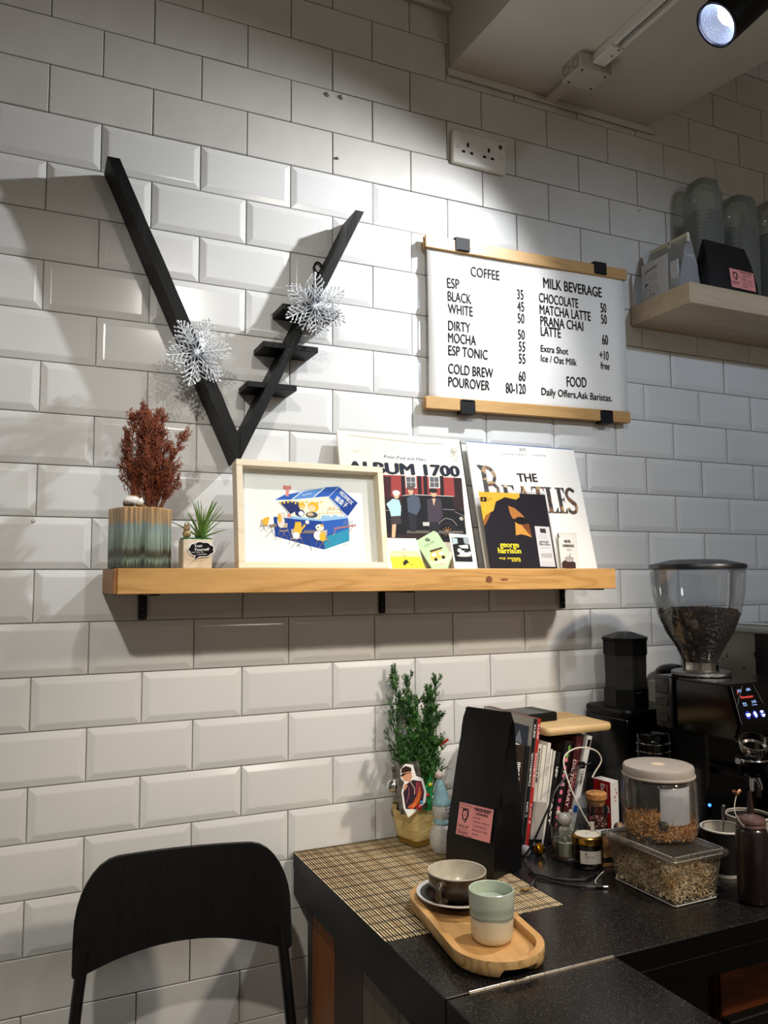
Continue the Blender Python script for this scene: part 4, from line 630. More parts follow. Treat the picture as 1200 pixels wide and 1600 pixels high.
def pinklab(parent, x0, x1, z0, z1, mapf=None, off=.03, hand=False):
    w_, h_ = (x1 - x0), (z1 - z0); X = lambda u: x0 + w_ * u; Z = lambda v: z0 + h_ * v
    it = [('p', 'd98f8c', [(X(0), Z(0)), (X(1), Z(0)), (X(1), Z(1)), (X(0), Z(1))]),
          ('l', 'k', w_ * .022, [(X(.20 + .075 * math.cos(a / 12 * 6.283)), Z(.66 + .17 * math.sin(a / 12 * 6.283))) for a in range(13)]), ('l', 'k', w_ * .022, [(X(.14), Z(.86)), (X(.125), Z(.66)), (X(.17), Z(.48))]), ('l', 'k', w_ * .022, [(X(.28), Z(.86)), (X(.30), Z(.66)), (X(.24), Z(.44)), (X(.19), Z(.42))]), ('c', 'k', X(.20), Z(.64), w_ * .012, w_ * .012), ('l', 'k', w_ * .02, [(X(.15), Z(.78)), (X(.24), Z(.80))]),
          ('t', 'k', 'FACE UP', X(.05), Z(.24), X(.34), Z(.24), h_ * .09, 1), ('l', 'k', w_ * .006, [(X(.06), Z(.18)), (X(.33), Z(.18))]),
          ('l', 'c67f7c', w_ * .006, [(X(.39), Z(.02)), (X(.39), Z(.98))])]
    for i, (a, b, h) in enumerate(((.44, .94, .09), (.52, .86, .05), (.44, .66, .05), (.46, .94, .05), (.50, .86, .05), (.48, .90, .05), (.46, .66, .05))):
        it.append(('t', '2a1a1a', ('MONDO SWEET', 'WASHED 2021', 'COFFEE', 'SWEET CITRUS', 'ROASTED ON', 'BLACK TEA', '200G')[i], X(a), Z(.86 - .125 * i), X(b), Z(.86 - .125 * i), h_ * h, 1 if i == 0 else 0))
    if hand:
        it = it[:8] + it[9:]
        r_ = random.Random(4)
        it += [('t', 'k', 'Costa Rica', X(.03), Z(.93), X(.40), Z(.90), h_ * .06), ('t', 'k', 'Moon Bay', X(.03), Z(.82), X(.30), Z(.80), h_ * .06), ('t', 'k', 'MICROLOT', X(.48), Z(.84), X(.95), Z(.84), h_ * .10, 2), ('t', 'k', 'HONEY', X(.52), Z(.73), X(.88), Z(.73), h_ * .07, 1), ('t', 'k', 'Thanks!', X(.03), Z(.08), X(.36), Z(.08), h_ * .07, 1), ('t', 'k', '7/4 60 2 style', X(.04), Z(-0.01 + .02), X(.5), Z(.01), h_ * .05)]
    return art('label', parent, it, off=off, mapf=mapf, label='pink paper label with black print')
pinklab(t, -14, 76, 14, 66, mapf=lambda u, v, h: (u / 1000, -.0315 + .024 * (v / 140) ** 1.6 * .9 - h - .0006, v / 1000))
# stacks of clear cups in plastic sleeves
SLV = thin('cup_sleeve_film', 'e4e9e6', .32, .10, .16, 'c8cac4'); CUPM = thin('clear_cup', 'eef2f2', .35, .05, .12, 'dde2e2')
def cupstack(x, y, h, ncup, r0, lab, tilt):
    t = thing('wrapped_cup_stack', lab, 'cups', (x, y, ZR + .0005), (tilt[0], tilt[1], 0), 'plastic-wrapped stacks of clear cups')
    prof = [(r0 * .93, 0), (r0, .01), (r0 * 1.02, h * .5), (r0 * .97, h * .86), (r0 * .8, h * .95), (r0 * .4, h * .99), (0, h)]
    b = lathe(nb(), [(0, 0)] + prof, 30); r_ = random.Random(int(x * 100))
    for v in b.verts:
        if v.co.z > .012: a = math.atan2(v.co.y, v.co.x); k = 1 + .05 * math.sin(a * 5 + v.co.z * 40) + .03 * math.sin(a * 9 - v.co.z * 70); v.co.x *= k; v.co.y *= k
    link('plastic_sleeve', b, SLV, t, 'all')
    for i in range(ncup):
        z = .012 + i * .0115
        if i == 0: cu = link('cup', lathe(nb(), [(r0 * .62, 0), (r0 * .66, .002), (r0 * .84, .0098), (r0 * .88, .0105), (r0 * .88, .0088)], 24), CUPM, t, 'all', loc=(0, 0, z)); md = cu.data
        else: c = bpy.data.objects.new('cup', md); COL.objects.link(c); c.parent = t; c.location = (0, 0, z)
cupstack(1.762, -.072, .370, 22, .050, 'leftmost plastic-wrapped stack of clear cups at the back of the pale shelf', (0, 0))
cupstack(1.890, -.075, .345, 20, .052, 'middle plastic-wrapped stack of clear cups behind the black pouch', (0, 0))
cupstack(2.015, -.09, .350, 20, .054, 'rightmost plastic-wrapped stack of clear cups, cut by the right edge of the photo', (0, 0))

# ================================================================== the counter
ZC = 0.9
t = thing('counter', 'black speckled stone counter along the tiled wall with plank-clad end', 'counter', (.61, 0, 0))
cx = .61
link('worktop', box(nb(), 0, 2.45, -.6545, -.0048, .868, ZC, .0012), GRANITE, t)
link('apron', box(nb(), .0, .022, -.6535, -.0048, .815, .8675, .001), BLACK, t)
link('apron', box(nb(), .0222, 2.45, -.6545, -.634, .832, .8675, .001), BLACK, t)
cw = [('corner_post', '45423e', '2c2a28', 0.0, .030), ('plank', '9a5a22', '6e3a14', .0305, .152), ('plank', '331a10', '1d0e09', .1525, .292), ('plank', '6d5f4e', '4f4538', .2925, .440), ('plank', '8a8378', '6a6257', .4405, .56)]
for i, (nm, a, b_, y0, y1) in enumerate(cw):
    link(nm, box(nb(), .030, .046, -y1 - .006, -y0 - .006, .0, .8675, .0012), wood('plank_%d' % i, a, b_, 'Z', 16, .5, .3, .7), t)
link('cabinet_core', box(nb(), .047, .56, -.565, -.006, 0, .8670), mat('cabinet_black', '0c0b0b', .6), t)
link('back_shelf', box(nb(), .5605, 2.4, -.20, -.006, 0, .8670), bpy.data.materials['cabinet_black'], t)
link('edge_shade', box(nb(), -.0009, -.0001, -.6540, -.0050, .8684, .8988), BLACK, t)  # black strip painting the shade on the worktop's left side
link('edge_shade', box(nb(), .2872, 2.45, -.6554, -.6546, .8684, .8988), BLACK, t)  # front side too: shade put in as a black strip
# under-counter bay at the right: brown panel
t = thing('storage_box', 'brown stained wooden box under the counter at the lower right', 'box', (1.36, -.50, .30))
BRN = wood('stained_box', '6e3413', '3a1809', 'X', 14, .5, .3)
link('front_panel', box(nb(), -.155, .155, -.062, -.050, 0, .50, .002), BRN, t)
link('side_panel', box(nb(), -.155, -.143, -.0495, .20, 0, .50, .002), BRN, t); link('side_panel', box(nb(), .143, .155, -.0495, .20, 0, .50, .002), BRN, t)
link('lower_rail', box(nb(), -.16, .165, -.085, -.0625, .36, .405, .002), BLACK_M, t)
# hinged flap in front of the worktop
t = thing('counter_flap', 'black speckled stone leaf hinged to the front edge of the counter', 'counter flap', (.61, -.6570, .868))
link('leaf', box(nb(), .0, .2865, -.60, -.0012, 0, .032, .0012), GRANITE, t)
for x0 in (-.0009, .2866): link('edge_shade', box(nb(), x0, x0 + .0008, -.5995, -.0015, .0005, .0308), BLACK, t)  # flap sides blackened by thin strips that stand for shade
link('leaf_apron', box(nb(), .002, .020, -.598, -.004, -.050, -.0005, .001), BLACK, t)
link('leaf_apron', box(nb(), .262, .284, -.598, -.004, -.040, -.0005, .001), BLACK, t)
hb = thing('piano_hinge', 'thin bright metal hinge strip between the counter and its flap', 'hinge', (.645, -.6560, ZC))
link('leaf_plate', box(nb(), 0, .248, -.0030, .0030, .0001, .0006), mat('hinge_metal', 'c9bfb2', .3, 1), hb)
for i in range(10): o = link('knuckle', tube(nb(), [(.0006 + i * .0248, 0, .0014), (.0242 + i * .0248, 0, .0014)], .0014, 8), bpy.data.materials['hinge_metal'], hb, True)
link('trim_strip', box(nb(), -.034, -.0005, -.0006, .0006, .0001, .0007), bpy.data.materials['hinge_metal'], hb)

# ------------------------------------------------------------------ bamboo mat
t = thing('bamboo_placemat', 'natural bamboo stick placemat bound with black threads on the counter', 'placemat', (.606, -.004, ZC + .0002))
SL = [mat('bamboo_stick_%d' % i, c, .5, noise=25, col2=d, stretch=(1, .1, 1)) for i, (c, d) in enumerate((('dcc69c', 'bfa275'), ('d0b485', 'a88a5c'), ('e8d6b0', 'ccb48a')))]
ns = 64; pit = .3385 / ns; r_ = random.Random(6); STK = []
for v_ in range(3):
    o = link('stick', box(nb(), -.00135, .00135, -.4635, -.001, 0.0003, .0013, .0003), SL[v_], t); STK.append(o.data); bpy.data.objects.remove(o)
for i in range(ns):
    o = bpy.data.objects.new('stick', STK[r_.choice((0, 0, 1, 2, 2))]); COL.objects.link(o); o.parent = t; x = .003 + i * pit
    o.location = (x + r_.uniform(-.0002, .0002), r_.uniform(-.0015, .0005) , 0); o.rotation_euler = (0, 0, r_.uniform(-.0012, .0012))
link('stick_gap_cloth', box(nb(), .002, .3380, -.462, -.002, .00, .0004), mat('black_thread', '0b0a0a', .8), t)
for j in range(17):
    y = -.010 - j * .0276; b = nb()
    for dy in ((0,) if j % 2 else (-.0018, .0018)):
        P = []
        for i in range(ns * 2 + 1): P.append((.0005 + i * pit / 2, y + dy + (.0004 if i % 2 else -.0004), .0018 if i % 2 else .0009))
        tube(b, P, .00065, 3, False)
    link('thread', b, bpy.data.materials['black_thread'], t)
b = nb(); tube(b, smoothpts([(.003, -.462, .002), (.0, -.475, .001), (.006, -.468, .003)]), .0006, 4); link('thread_end', b, bpy.data.materials['black_thread'], t)

# ------------------------------------------------------------------ serving board, cup, saucer, tumbler
TZ = ZC + .0028
ang = math.radians(-8)
t = thing('serving_board', 'oblong rounded wooden tray with a raised rim', 'tray', (.7469, -.4940, TZ), (0, 0, math.radians(-8.2)))
def stad(w_, l_, n=36):  # stadium outline, long axis y
    r = w_ / 2; s = l_ / 2 - r; return [(r * math.cos(math.pi * i / n), s + r * math.sin(math.pi * i / n)) for i in range(n + 1)] + [(-r * math.cos(math.pi * i / n), -s - r * math.sin(math.pi * i / n)) for i in range(n + 1)]
def stack(bm, levels, closeb=True, closet=True):
    R = [[bm.verts.new((x, y, z)) for x, y in P] for P, z in levels]
    for a, b in zip(R, R[1:]):
        n = len(a)
        for i in range(n): bm.faces.new((a[i], a[(i + 1) % n], b[(i + 1) % n], b[i]))
    if closeb: bm.faces.new(R[0][::-1])
    if closet: bm.faces.new(R[-1])
    return bm
TW, TL = .143, .325
b = nb(); stack(b, [(stad(TW - .012, TL - .012), 0), (stad(TW - .003, TL - .003), .004), (stad(TW, TL), .011), (stad(TW, TL), .0225), (stad(TW - .001, TL - .001), .0235)], True, False)
for v in b.verts:
    if v.co.z < .012 and v.co.y < -TL / 2 + .030 and abs(v.co.x - .008) < .032: v.co.z = .0125 if abs(v.co.x - .008) < .028 else v.co.z
link('rim_body', b, TRAYE, t, True)
b = nb(); stack(b, [(stad(TW - .001, TL - .001), .0235), (stad(TW - .006, TL - .006), .0240), (stad(TW - .0235, TL - .0235), .0240), (stad(TW - .0250, TL - .0250), .0232), (stad(TW - .027, TL - .027), .0125)], False, True)
link('recess', b, TRAYW, t, True)
# saucer
t = thing('saucer', 'dark brown saucer with a pale rim under the brown cup', 'saucer', (.7610, -.4220, TZ + .0130))
link('dish', lathe(nb(), [(0, .0), (.030, .0), (.034, .002), (.043, .0120), (.060, .0165), (.0675, .0200), (.0685, .0210), (.067, .0212), (.058, .0185), (.042, .0145), (.032, .0060), (0, .0052)], 64), mat('brown_glaze', '2e2620', .22, noise=50, col2='191411'), t, True)
link('rim', lathe(nb(), [(.0650, .0185), (.0692, .0204), (.0690, .0226), (.0655, .0222), (.0625, .0203)], 64), mat('pale_rim', 'd2cec6', .3), t, True)
# cup
t = thing('coffee_cup', 'wide mottled brown cup with white inside and loop handle', 'cup', (.7610, -.4220, TZ + .0184), (0, 0, 0))
BG = mat('mottled_brown', '2c231a', .28, noise=22, col2='4a3b2a', bump=(60, .1))
link('bowl', lathe(nb(), [(0, .0), (.022, .0), (.0235, .001), (.0245, .003), (.035, .008), (.0435, .018), (.0475, .030), (.0490, .042), (.0495, .0495)], 64), BG, t, True)
link('inner_bowl', lathe(nb(), [(.0495, .0495), (.0490, .0512), (.0475, .0508), (.0462, .042), (.0445, .030), (.039, .018), (.028, .008), (0, .006)], 64), mat('cup_inside', 'b9b2a4', .25, noise=30, col2='a59c8a'), t, True)
hd = Vector((-.83, -.56, 0)).normalized()
P = [hd * r + Vector((0, 0, z)) for r, z in ((.0465, .040), (.055, .0445), (.064, .042), (.068, .032), (.063, .022), (.052, .0145), (.0405, .0145))]
b = nb(); tube(b, smoothpts(P, 5), .0052, 12); 
link('handle', b, BG, t, True)
# celadon tumbler
t = thing('tumbler', 'pale green and cream ceramic tumbler at the front of the tray', 'cup', (.7418, -.5610, TZ + .0130))
def cel():
    m = mat('celadon', 'cfc7b2', .25); N = m.node_tree.nodes; L = m.node_tree.links; sx = N.new('ShaderNodeSeparateXYZ'); L.new(N['Texture Coordinate'].outputs['Object'], sx.inputs[0])
    n = N.new('ShaderNodeTexNoise'); n.inputs['Scale'].default_value = 1; N['Mapping'].inputs['Scale'].default_value = (6, 6, 260); L.new(N['Mapping'].outputs[0], n.inputs[0]); n2 = N.new('ShaderNodeTexNoise'); n2.inputs['Scale'].default_value = 25; L.new(N['Texture Coordinate'].outputs['Object'], n2.inputs[0])
    ad = N.new('ShaderNodeMath'); ad.operation = 'MULTIPLY_ADD'; ad.inputs[1].default_value = .010; L.new(n2.outputs['Fac'], ad.inputs[0]); L.new(sx.outputs[2], ad.inputs[2])
    a2 = N.new('ShaderNodeMath'); a2.operation = 'MULTIPLY_ADD'; a2.inputs[1].default_value = .010; L.new(n.outputs['Fac'], a2.inputs[0]); L.new(ad.outputs[0], a2.inputs[2])
    mr = N.new('ShaderNodeMapRange'); mr.inputs[1].default_value = .01; mr.inputs[2].default_value = .085; L.new(a2.outputs[0], mr.inputs[0]); r = N.new('ShaderNodeValToRGB'); e = r.color_ramp.elements
    e[0].color = (*srgb('cbbfa2'), 1); e[1].color = (*srgb('a8aea0'), 1)
    for p, c in ((.46, 'c8c2ac'), (.50, '6f7a72'), (.55, '9aa59a'), (.66, '88948b'), (.75, 'a0ab9e')): q = e.new(p); q.color = (*srgb(c), 1)
    L.new(mr.outputs[0], r.inputs[0]); L.new(r.outputs[0], N['Principled BSDF'].inputs['Base Color']); return m
link('body', lathe(nb(), [(0, .0), (.022, .0), (.0265, .0015), (.0300, .006), (.0318, .014), (.0338, .045), (.0348, .0735), (.0345, .0752)], 64), cel(), t, True)
link('inner_wall', lathe(nb(), [(.0345, .0752), (.0335, .0758), (.0322, .0748), (.0312, .045), (.029, .012), (.020, .008), (0, .0075)], 64), mat('celadon_inside', 'aab5a3', .2), t, True)
link('water', lathe(nb(), [(0, .0585), (.0314, .0585)], 48), mat('water_surface', '98a596', .04, coat=1), t)

# ------------------------------------------------------------------ gold pot with conifer and decorations
t = thing('potted_conifer', 'small green conifer in a gold crinkled square pot by the wall', 'potted plant', (.868, -.0640, ZC + .0035), (0, 0, math.radians(16)))
def rsq(w_, r, n=5, amp=0, sd=0):
    P = []; h = w_ / 2 - r
    for cx_, cy_, a0 in ((h, h, 0), (-h, h, 90), (-h, -h, 180), (h, -h, 270)):
        for i in range(n + 1): a = math.radians(a0 + 90 * i / n); P.append((cx_ + r * math.cos(a), cy_ + r * math.sin(a)))
    return P
b = nb(); stack(b, [(rsq(.062, .010), 0), (rsq(.066, .010), .012)]); link('foot', b, mat('old_gold', '94772f', .45, .4), t, True)
b = nb(); r_ = random.Random(8); lv = []
for i in range(22):
    s = i / 21; w_ = .068 + .018 * s ** .8; P = rsq(w_, .012, 5); lv.append(([(x * (1 + r_.uniform(-.018, .018)), y * (1 + r_.uniform(-.018, .018))) for x, y in P],   .0125 + .066 * s))
lv += [(rsq(.084, .012, 5), .0795), (rsq(.078, .010, 5), .0785), (rsq(.074, .010, 5), .066)]
stack(b, lv); link('pot', b, mat('gold_foil', 'ecd596', .42, .15, noise=40, col2='d0b270', bump=(90, 1), stretch=(1, 1, 3)), t, True)
def scales(bm, p, d, r_):
    for _ in range(5):
        a = r_.uniform(0, 6.283); q = d.orthogonal().normalized(); q.rotate(Matrix.Rotation(a, 3, d)); L_2 = r_.uniform(.005, .0095); e = p + (d * .9 + q * .8).normalized() * L_2; s_ = d.cross(q).normalized() * .0011
        m_ = (p + e) / 2; v = [bm.verts.new(x) for x in (p, m_ + s_, e, m_ - s_)]; bm.faces.new(v)
b = nb(); r_ = random.Random(21)
rotm = Matrix.Rotation(math.radians(-16), 3, 'Z')
for (x, y, dx, dy, L_2, z0) in ((-.014, .01, .00, .02, .255, .0), (-.020, 0, -.08, 0, .19, 0), (.012, .0, .04, .0, .235, 0), (.004, .01, .02, .03, .24, 0), (.022, .0, .12, .0, .205, 0), (.000, -.01, .02, -.05, .19, 0), (-.026, 0, -.26, 0, .115, 0), (.030, .0, .26, 0, .140, 0), (.018, -.012, .14, -.10, .17, 0), (-.014, -.012, -.06, -.10, .16, 0), (.024, -.01, .34, -.05, .12, 0), (.026, .0, .16, .0, .18, 0), (.008, -.006, .06, -.04, .21, 0)):
    p = rotm @ Vector((x, y, .075)); dd = rotm @ Vector((dx, dy, 1)); sprig(b, p, dd, L_2 + .022, r_, 2, scales, 0, None, 1.0, .19)
print('conifer faces', len(b.faces))
link('conifer_foliage', b, mat('conifer_green', '1f4a22', .55, noise=60, col2='4a7c34'), t, kind='stuff')
link('soil', box(nb(), -.036, .036, -.036, .036, .062, .070), mat('bark_chips', '4a3420', .9, noise=200, col2='8a6f4c', bump=(150, 1)), t)
t = thing('photo_card', 'small portrait card of a person in sunglasses and patterned jacket, stuck in the gold pot', 'card', (.8300, -.1230, ZC + .0850), (math.radians(-8), math.radians(-10), math.radians(-8))); t.scale = (1.45, 1.45, 1.45)
link('card', box(nb(), -.020, .022, 0, .0006, .0, .066), mat('silver_card', '8f8a80', .25, .8, noise=160, col2='4a4740'), t)
out = [(-10, -6), (6, 0), (20, 8), (24, 20), (23, 40), (14, 46), (13, 62), (2, 66), (-7, 60), (-9, 48), (-5, 42), (-12, 30), (-14, 8)]
art('portrait', t, [('p', 'd8d4cc', out), ('p', '2a1c26', [(-11, 6), (3, 2), (16, 10), (21, 22), (20, 37), (8, 42), (-4, 38), (-10, 28)]), ('p', 'b5502a', [(-2, 3), (10, 8), (19, 24), (14, 26), (2, 12), (-8, 8)]), ('p', '7a2a3a', [(8, 22), (20, 24), (19, 36), (12, 38)]), ('l', 'd8813a', 1.6, [(0, 6), (10, 14), (16, 30)]), ('l', '8a4a5a', 1.2, [(-8, 14), (-2, 24), (0, 34)]), ('l', 'c9a08a', 1, [(4, 40), (8, 30), (6, 22)]),
    ('p', 'c08a6c', [(-5, 44), (3, 40), (8, 46), (8, 56), (-5, 56), (-7, 50)]), ('p', '2b1d18', [(-7, 55), (9, 54), (9, 59), (2, 63), (-5, 61)]), ('p', '0b0b0c', [(-8, 50), (-1, 51.5), (-1, 54), (-8, 53)]), ('l', '0b0b0c', .9, [(-1, 53), (8, 52)]), ('p', 'b98468', [(-9, 34), (-4, 40), (-1, 36), (-6, 31)])], off=.0003)
t = thing('tree_pick', 'flat green tinsel tree decoration with coloured dots in the gold pot', 'decoration', (.8600, -.1200, ZC + .082), (math.radians(-6), math.radians(12), 0)); t.scale = (1.3, 1.3, 1.3)
gp = [(0, 0), (0, .052)]
P = [(-.003, 0)]; 
for i, z in enumerate((.006, .016, .026, .036)): P += [(-.019 + i * .0035, z), (-.006 + i * .0008, z + .006)]
P += [(0, .056)]
for i, z in reversed(list(enumerate((.006, .016, .026, .036)))): P += [(.006 - i * .0008, z + .006), (.019 - i * .0035, z)]
P += [(.003, 0)]
b = prism(nb(), P, -.0012, .0012, 'XZ'); link('tree_shape', b, mat('green_glitter', '0f6a34', .25, .3, noise=400, col2='2fae5c', bump=(600, 1)), t)
for x, z, c in ((.0, .040, 'd9b818'), (-.012, .012, '4a90b8'), (.010, .014, 'b02a22'), (-.002, .024, 'b02a22')): link('dot', ball(nb(), (x, -.003, z), .0031, 2), mat('dot_' + c, c, .4), t, True)
sb = tag(link('silver_bauble', ball(nb(), (0, 0, 0), .0130, 3), CHROME, None, True, loc=(.7880, -.1100, ZC + .1380)), 'small mirror-silver ball at the left edge of the gold pot', 'bauble')
link('wire_stem', tube(nb(), [(.006, .003, -.011), (.020, .012, -.036), (.036, .022, -.066)], .0008, 5), BLACK, sb)
tag(link('red_bauble', ball(nb(), (0, 0, 0), .0065, 3), mat('red_shiny', '9a1210', .15, coat=1), None, True, loc=(.8400, -.1260, ZC + .0920)), 'small shiny red ball on the front corner of the gold pot', 'bauble')
b = nb(); prism(b, [(0, 0), (.018, .008), (.020, .004), (.006, -.004)], -.001, .001, 'XZ'); prism(b, [(0, 0), (.008, -.014), (.004, -.016), (-.003, -.002)], -.001, .001, 'XZ')
tag(link('red_ribbon', b, mat('red_ribbon', 'a01512', .4), None, loc=(.9120, -.0900, ZC + .210)), 'short red ribbon bow on the right side of the conifer', 'ribbon')
# pine cone at left of pot
t = thing('pine_cone', 'tiny dark pine cone under the silver ball in the gold pot', 'pine cone', (.8215, -.0830, ZC + .078)); t.scale = (1.4, 1.4, 1.6)
b = nb(); 
for k in range(7):
    for i in range(7): a = i / 7 * 6.283 + k * .45; ball(b, (.006 * math.cos(a) * (1 - k / 9), .006 * math.sin(a) * (1 - k / 9), .002 + k * .0028), .0028, 1, (1, 1, .6))
link('cone_scales', b, mat('cone_brown', '2c1b12', .7), t, kind='stuff')
# glitter snowman
t = thing('snowman', 'white glitter snowman with a pale blue pointed hat, half hidden by the tall black bag', 'figurine', (.8850, -.1400, ZC + .0030))
GLW = mat('white_glitter', 'a8a49c', .35, noise=700, col2='e8e6e0', bump=(900, .9)); GLB = mat('blue_glitter', '5f8f98', .35, noise=700, col2='a8d0d4', bump=(900, .8))
link('body', lathe(nb(), [(0, 0), (.018, .0), (.024, .012), (.0255, .026), (.0225, .042), (.0165, .052), (.0135, .056)], 32), GLW, t, True)
link('scarf', lathe(nb(), [(.0135, .055), (.0170, .057), (.0172, .063), (.0150, .066)], 32), GLB, t, True)
link('head', lathe(nb(), [(.0145, .065), (.0185, .074), (.0195, .086), (.0175, .095), (.0165, .098)], 32), GLW, t, True)
b = nb(); rr = [(.0190, .094), (.0195, .099), (.0165, .104), (.0140, .118), (.0095, .134), (.005, .146), (0, .149)]; lathe(b, rr, 28)
for v in b.verts:
    if v.co.z > .105: v.co.x -= (v.co.z - .105) * .10
link('hat', b, GLB, t, True)
link('pompom', ball(nb(), (-.0045, 0, .153), .0085, 3), mat('pompom', 'c9b4a8', .9, bump=(300, 1)), t, True)
for x, y, z in ((.009, -.0165, .088), (.002, -.0195, .088), (.006, -.0185, .079)): link('coal_dot', ball(nb(), (x, y, z), .0018, 1), BLACK, t)

# ------------------------------------------------------------------ tall black coffee bag
BL, BR_ = Vector((.851, -.219, 0)), Vector((.893, -.328, 0)); fd = (BR_ - BL).normalized(); bw = (BR_ - BL).length; nd = Vector((-fd.y, fd.x, 0))
if nd.x < 0: nd = -nd
cen = (BL + BR_) / 2 + nd * .044
rz = math.atan2(fd.y, fd.x)
t = thing('coffee_bag', 'tall matte black coffee bag with a pink handwritten label, standing on the placemat', 'bag', (cen.x, cen.y, ZC + .0030), (0, 0, rz))
def tallbag():
    bm = nb(); lv = 16; R = []; r_ = random.Random(5)
    for i in range(lv + 1):
        s = i / lv; d_ = .084 * (1 - max(0, (s - .22) / .78) ** 1.05) + .004; w_ = .117 * (1 - .02 * math.sin(s * 3.14)); z = .298 * s; lx = .024 * s ** 1.3; ly = .0
        if i == lv: w_ -= .010; z += .001
        g = .020 * min(1, max(0, (s - .15) * 1.6)) ; j = lambda a=.0010: r_.uniform(-a, a) * (0 < i < lv - 1)
        R.append([bm.verts.new((x + lx * 0 + j(), y + lx + j(), z)) for x, y in ((-w_ / 2, -d_ / 2), (-w_ / 6, -d_ / 2 - .002 * math.sin(s * 3.1)), (w_ / 6, -d_ / 2 - .002 * math.sin(s * 3.1)), (w_ / 2, -d_ / 2), (w_ / 2 - g * 1.1 - .004, -d_ * .02), (w_ / 2 + .003 * math.sin(s * 3.1), d_ / 2), (0, d_ / 2), (-w_ / 2, d_ / 2), (-w_ / 2 + g, 0))])
    n = 9
    for a, b in zip(R, R[1:]):
        for i in range(n): bm.faces.new((a[i], a[(i + 1) % n], b[(i + 1) % n], b[i]))
    bm.faces.new(R[0][::-1]); bm.faces.new(R[-1]); return bm
link('bag_body', tallbag(), mat('black_kraft', '070708', .36, bump=(22, .7), spec=.35), t, True)
link('top_seal', box(nb(), -.056, .056, .0215, .0235, .276, .297), mat('seal_strip', '141415', .5), t)
def facey(v):
    s = v / 298; d_ = .084 * (1 - max(0, (s - .22) / .78) ** 1.05) + .004; return -d_ / 2 + .024 * s ** 1.3
pinklab(t, -32, 50, 66, 124, mapf=lambda u, v, h: (u / 1000, facey(v) - .0040 - h, v / 1000), hand=True)

# ------------------------------------------------------------------ row of leaning books
def book(name, label, cat, xr, lean, th, ht, dp, col, front=-.21, spine=(), page='d9d2c2', cover=None, rough=.45, group='books leaning on the counter'):
    """xr: foot of the right-hand cover; leans to the right by `lean` degrees"""
    t = thing(name, label, cat, (xr, front, ZC + .0006), (0, math.radians(lean), 0), group=group)
    m = mat(name + '_cover_' + col, col, rough); c = .0009
    link('cover', box(box(nb(), -th, -th + c, 0, dp, 0, ht), -c, 0, 0, dp, 0, ht), m, t, kind=None) if 0 else None
    link('front_cover', box(nb(), -th, -th + c, .0012, dp, 0, ht), mat(name + '_f', cover, rough) if cover else m, t)
    link('back_cover', box(nb(), -c, 0, .0012, dp, 0, ht), m, t)
    link('spine', box(nb(), -th, 0, 0, .0011, 0, ht, .0003), m, t)
    link('pages', box(nb(), -th + c + .0001, -c - .0001, .0013, dp - .003, .0015, ht - .002), mat(name + '_p', page, .8), t)
    if spine:
        art('spine_lettering', t, list(spine), mapf=lambda u, v, h: (-th + v / 1000, -.0002 - h, ht - u / 1000))
    return t
def sp(text, u0, u1, th, col='e9e6df', k=.45, bold=1, v0=None):  # spine text running downwards (u from top, v across)
    h = th * 1000 * k; v = (th * 1000 - h) / 2 if v0 is None else v0
    return ('t', col, text, u0, v, u1, v, h, bold)
bk = []
bk.append(book('book', 'slim white paperback at the left end of the leaning row, behind the tall black bag', 'book', .9905, 7.5, .006, .205, .15, 'cfc9bd', -.20))
bk.append(book('book', 'thick dark brown book with white characters down its spine, beside the black bag', 'book', 1.0205, 8, .028, .216, .155, '2a1d16', -.207, [sp('咖啡大全', 36, 120, .028, k=.5), sp('Coffee complete', 40, 140, .028, k=.12, v0=4), sp('出版社', 160, 190, .028, k=.18, v0=6)]))
bk.append(book('book', 'narrow near-black book between the brown book and the black magazine', 'book', 1.0325, 8.2, .011, .212, .155, '0f0d0d', -.207, [sp('coffee roasting', 150, 180, .011, k=.3)]))
mg = book('magazine', 'tall magazine with black spine and mountain photo on its pale cover', 'magazine', 1.0415, 8.4, .0083, .268, .200, '0c0c0e', -.209, [sp('KURK', 12, 40, .0083, k=.5), sp('WATCH&CRITICS', 70, 138, .0083, k=.5), sp('NO 3', 170, 200, .0083, k=.4)], cover='a8a298')
art('cover_photo', mg, [('p', '3c4250', [(14, 185), (95, 185), (95, 250), (14, 250)]), ('p', '8d93a0', [(30, 205), (48, 238), (62, 214), (72, 228), (85, 205)]), ('p', '22252e', [(14, 185), (95, 185), (95, 205), (60, 198), (30, 208), (14, 200)]), ('p', '3c4250', [(105, 185), (185, 185), (185, 250), (105, 250)]), ('p', '23242c', [(105, 185), (185, 185), (185, 212), (140, 205)])], mapf=lambda u, v, h: (-.0083 - .0004 - h, u / 1000, v / 1000))
bk.append(book('magazine', 'tall magazine with a bright red spine, tallest of the leaning row', 'magazine', 1.0500, 8.5, .0079, .268, .200, 'a3201e', -.210, [sp('KURK', 12, 44, .0079, k=.5), sp('WATCH&CRITICS', 70, 140, .0079, k=.5), sp('NO 7', 175, 215, .0079, k=.35)], cover='b5b0a6'))
x = 1.0510
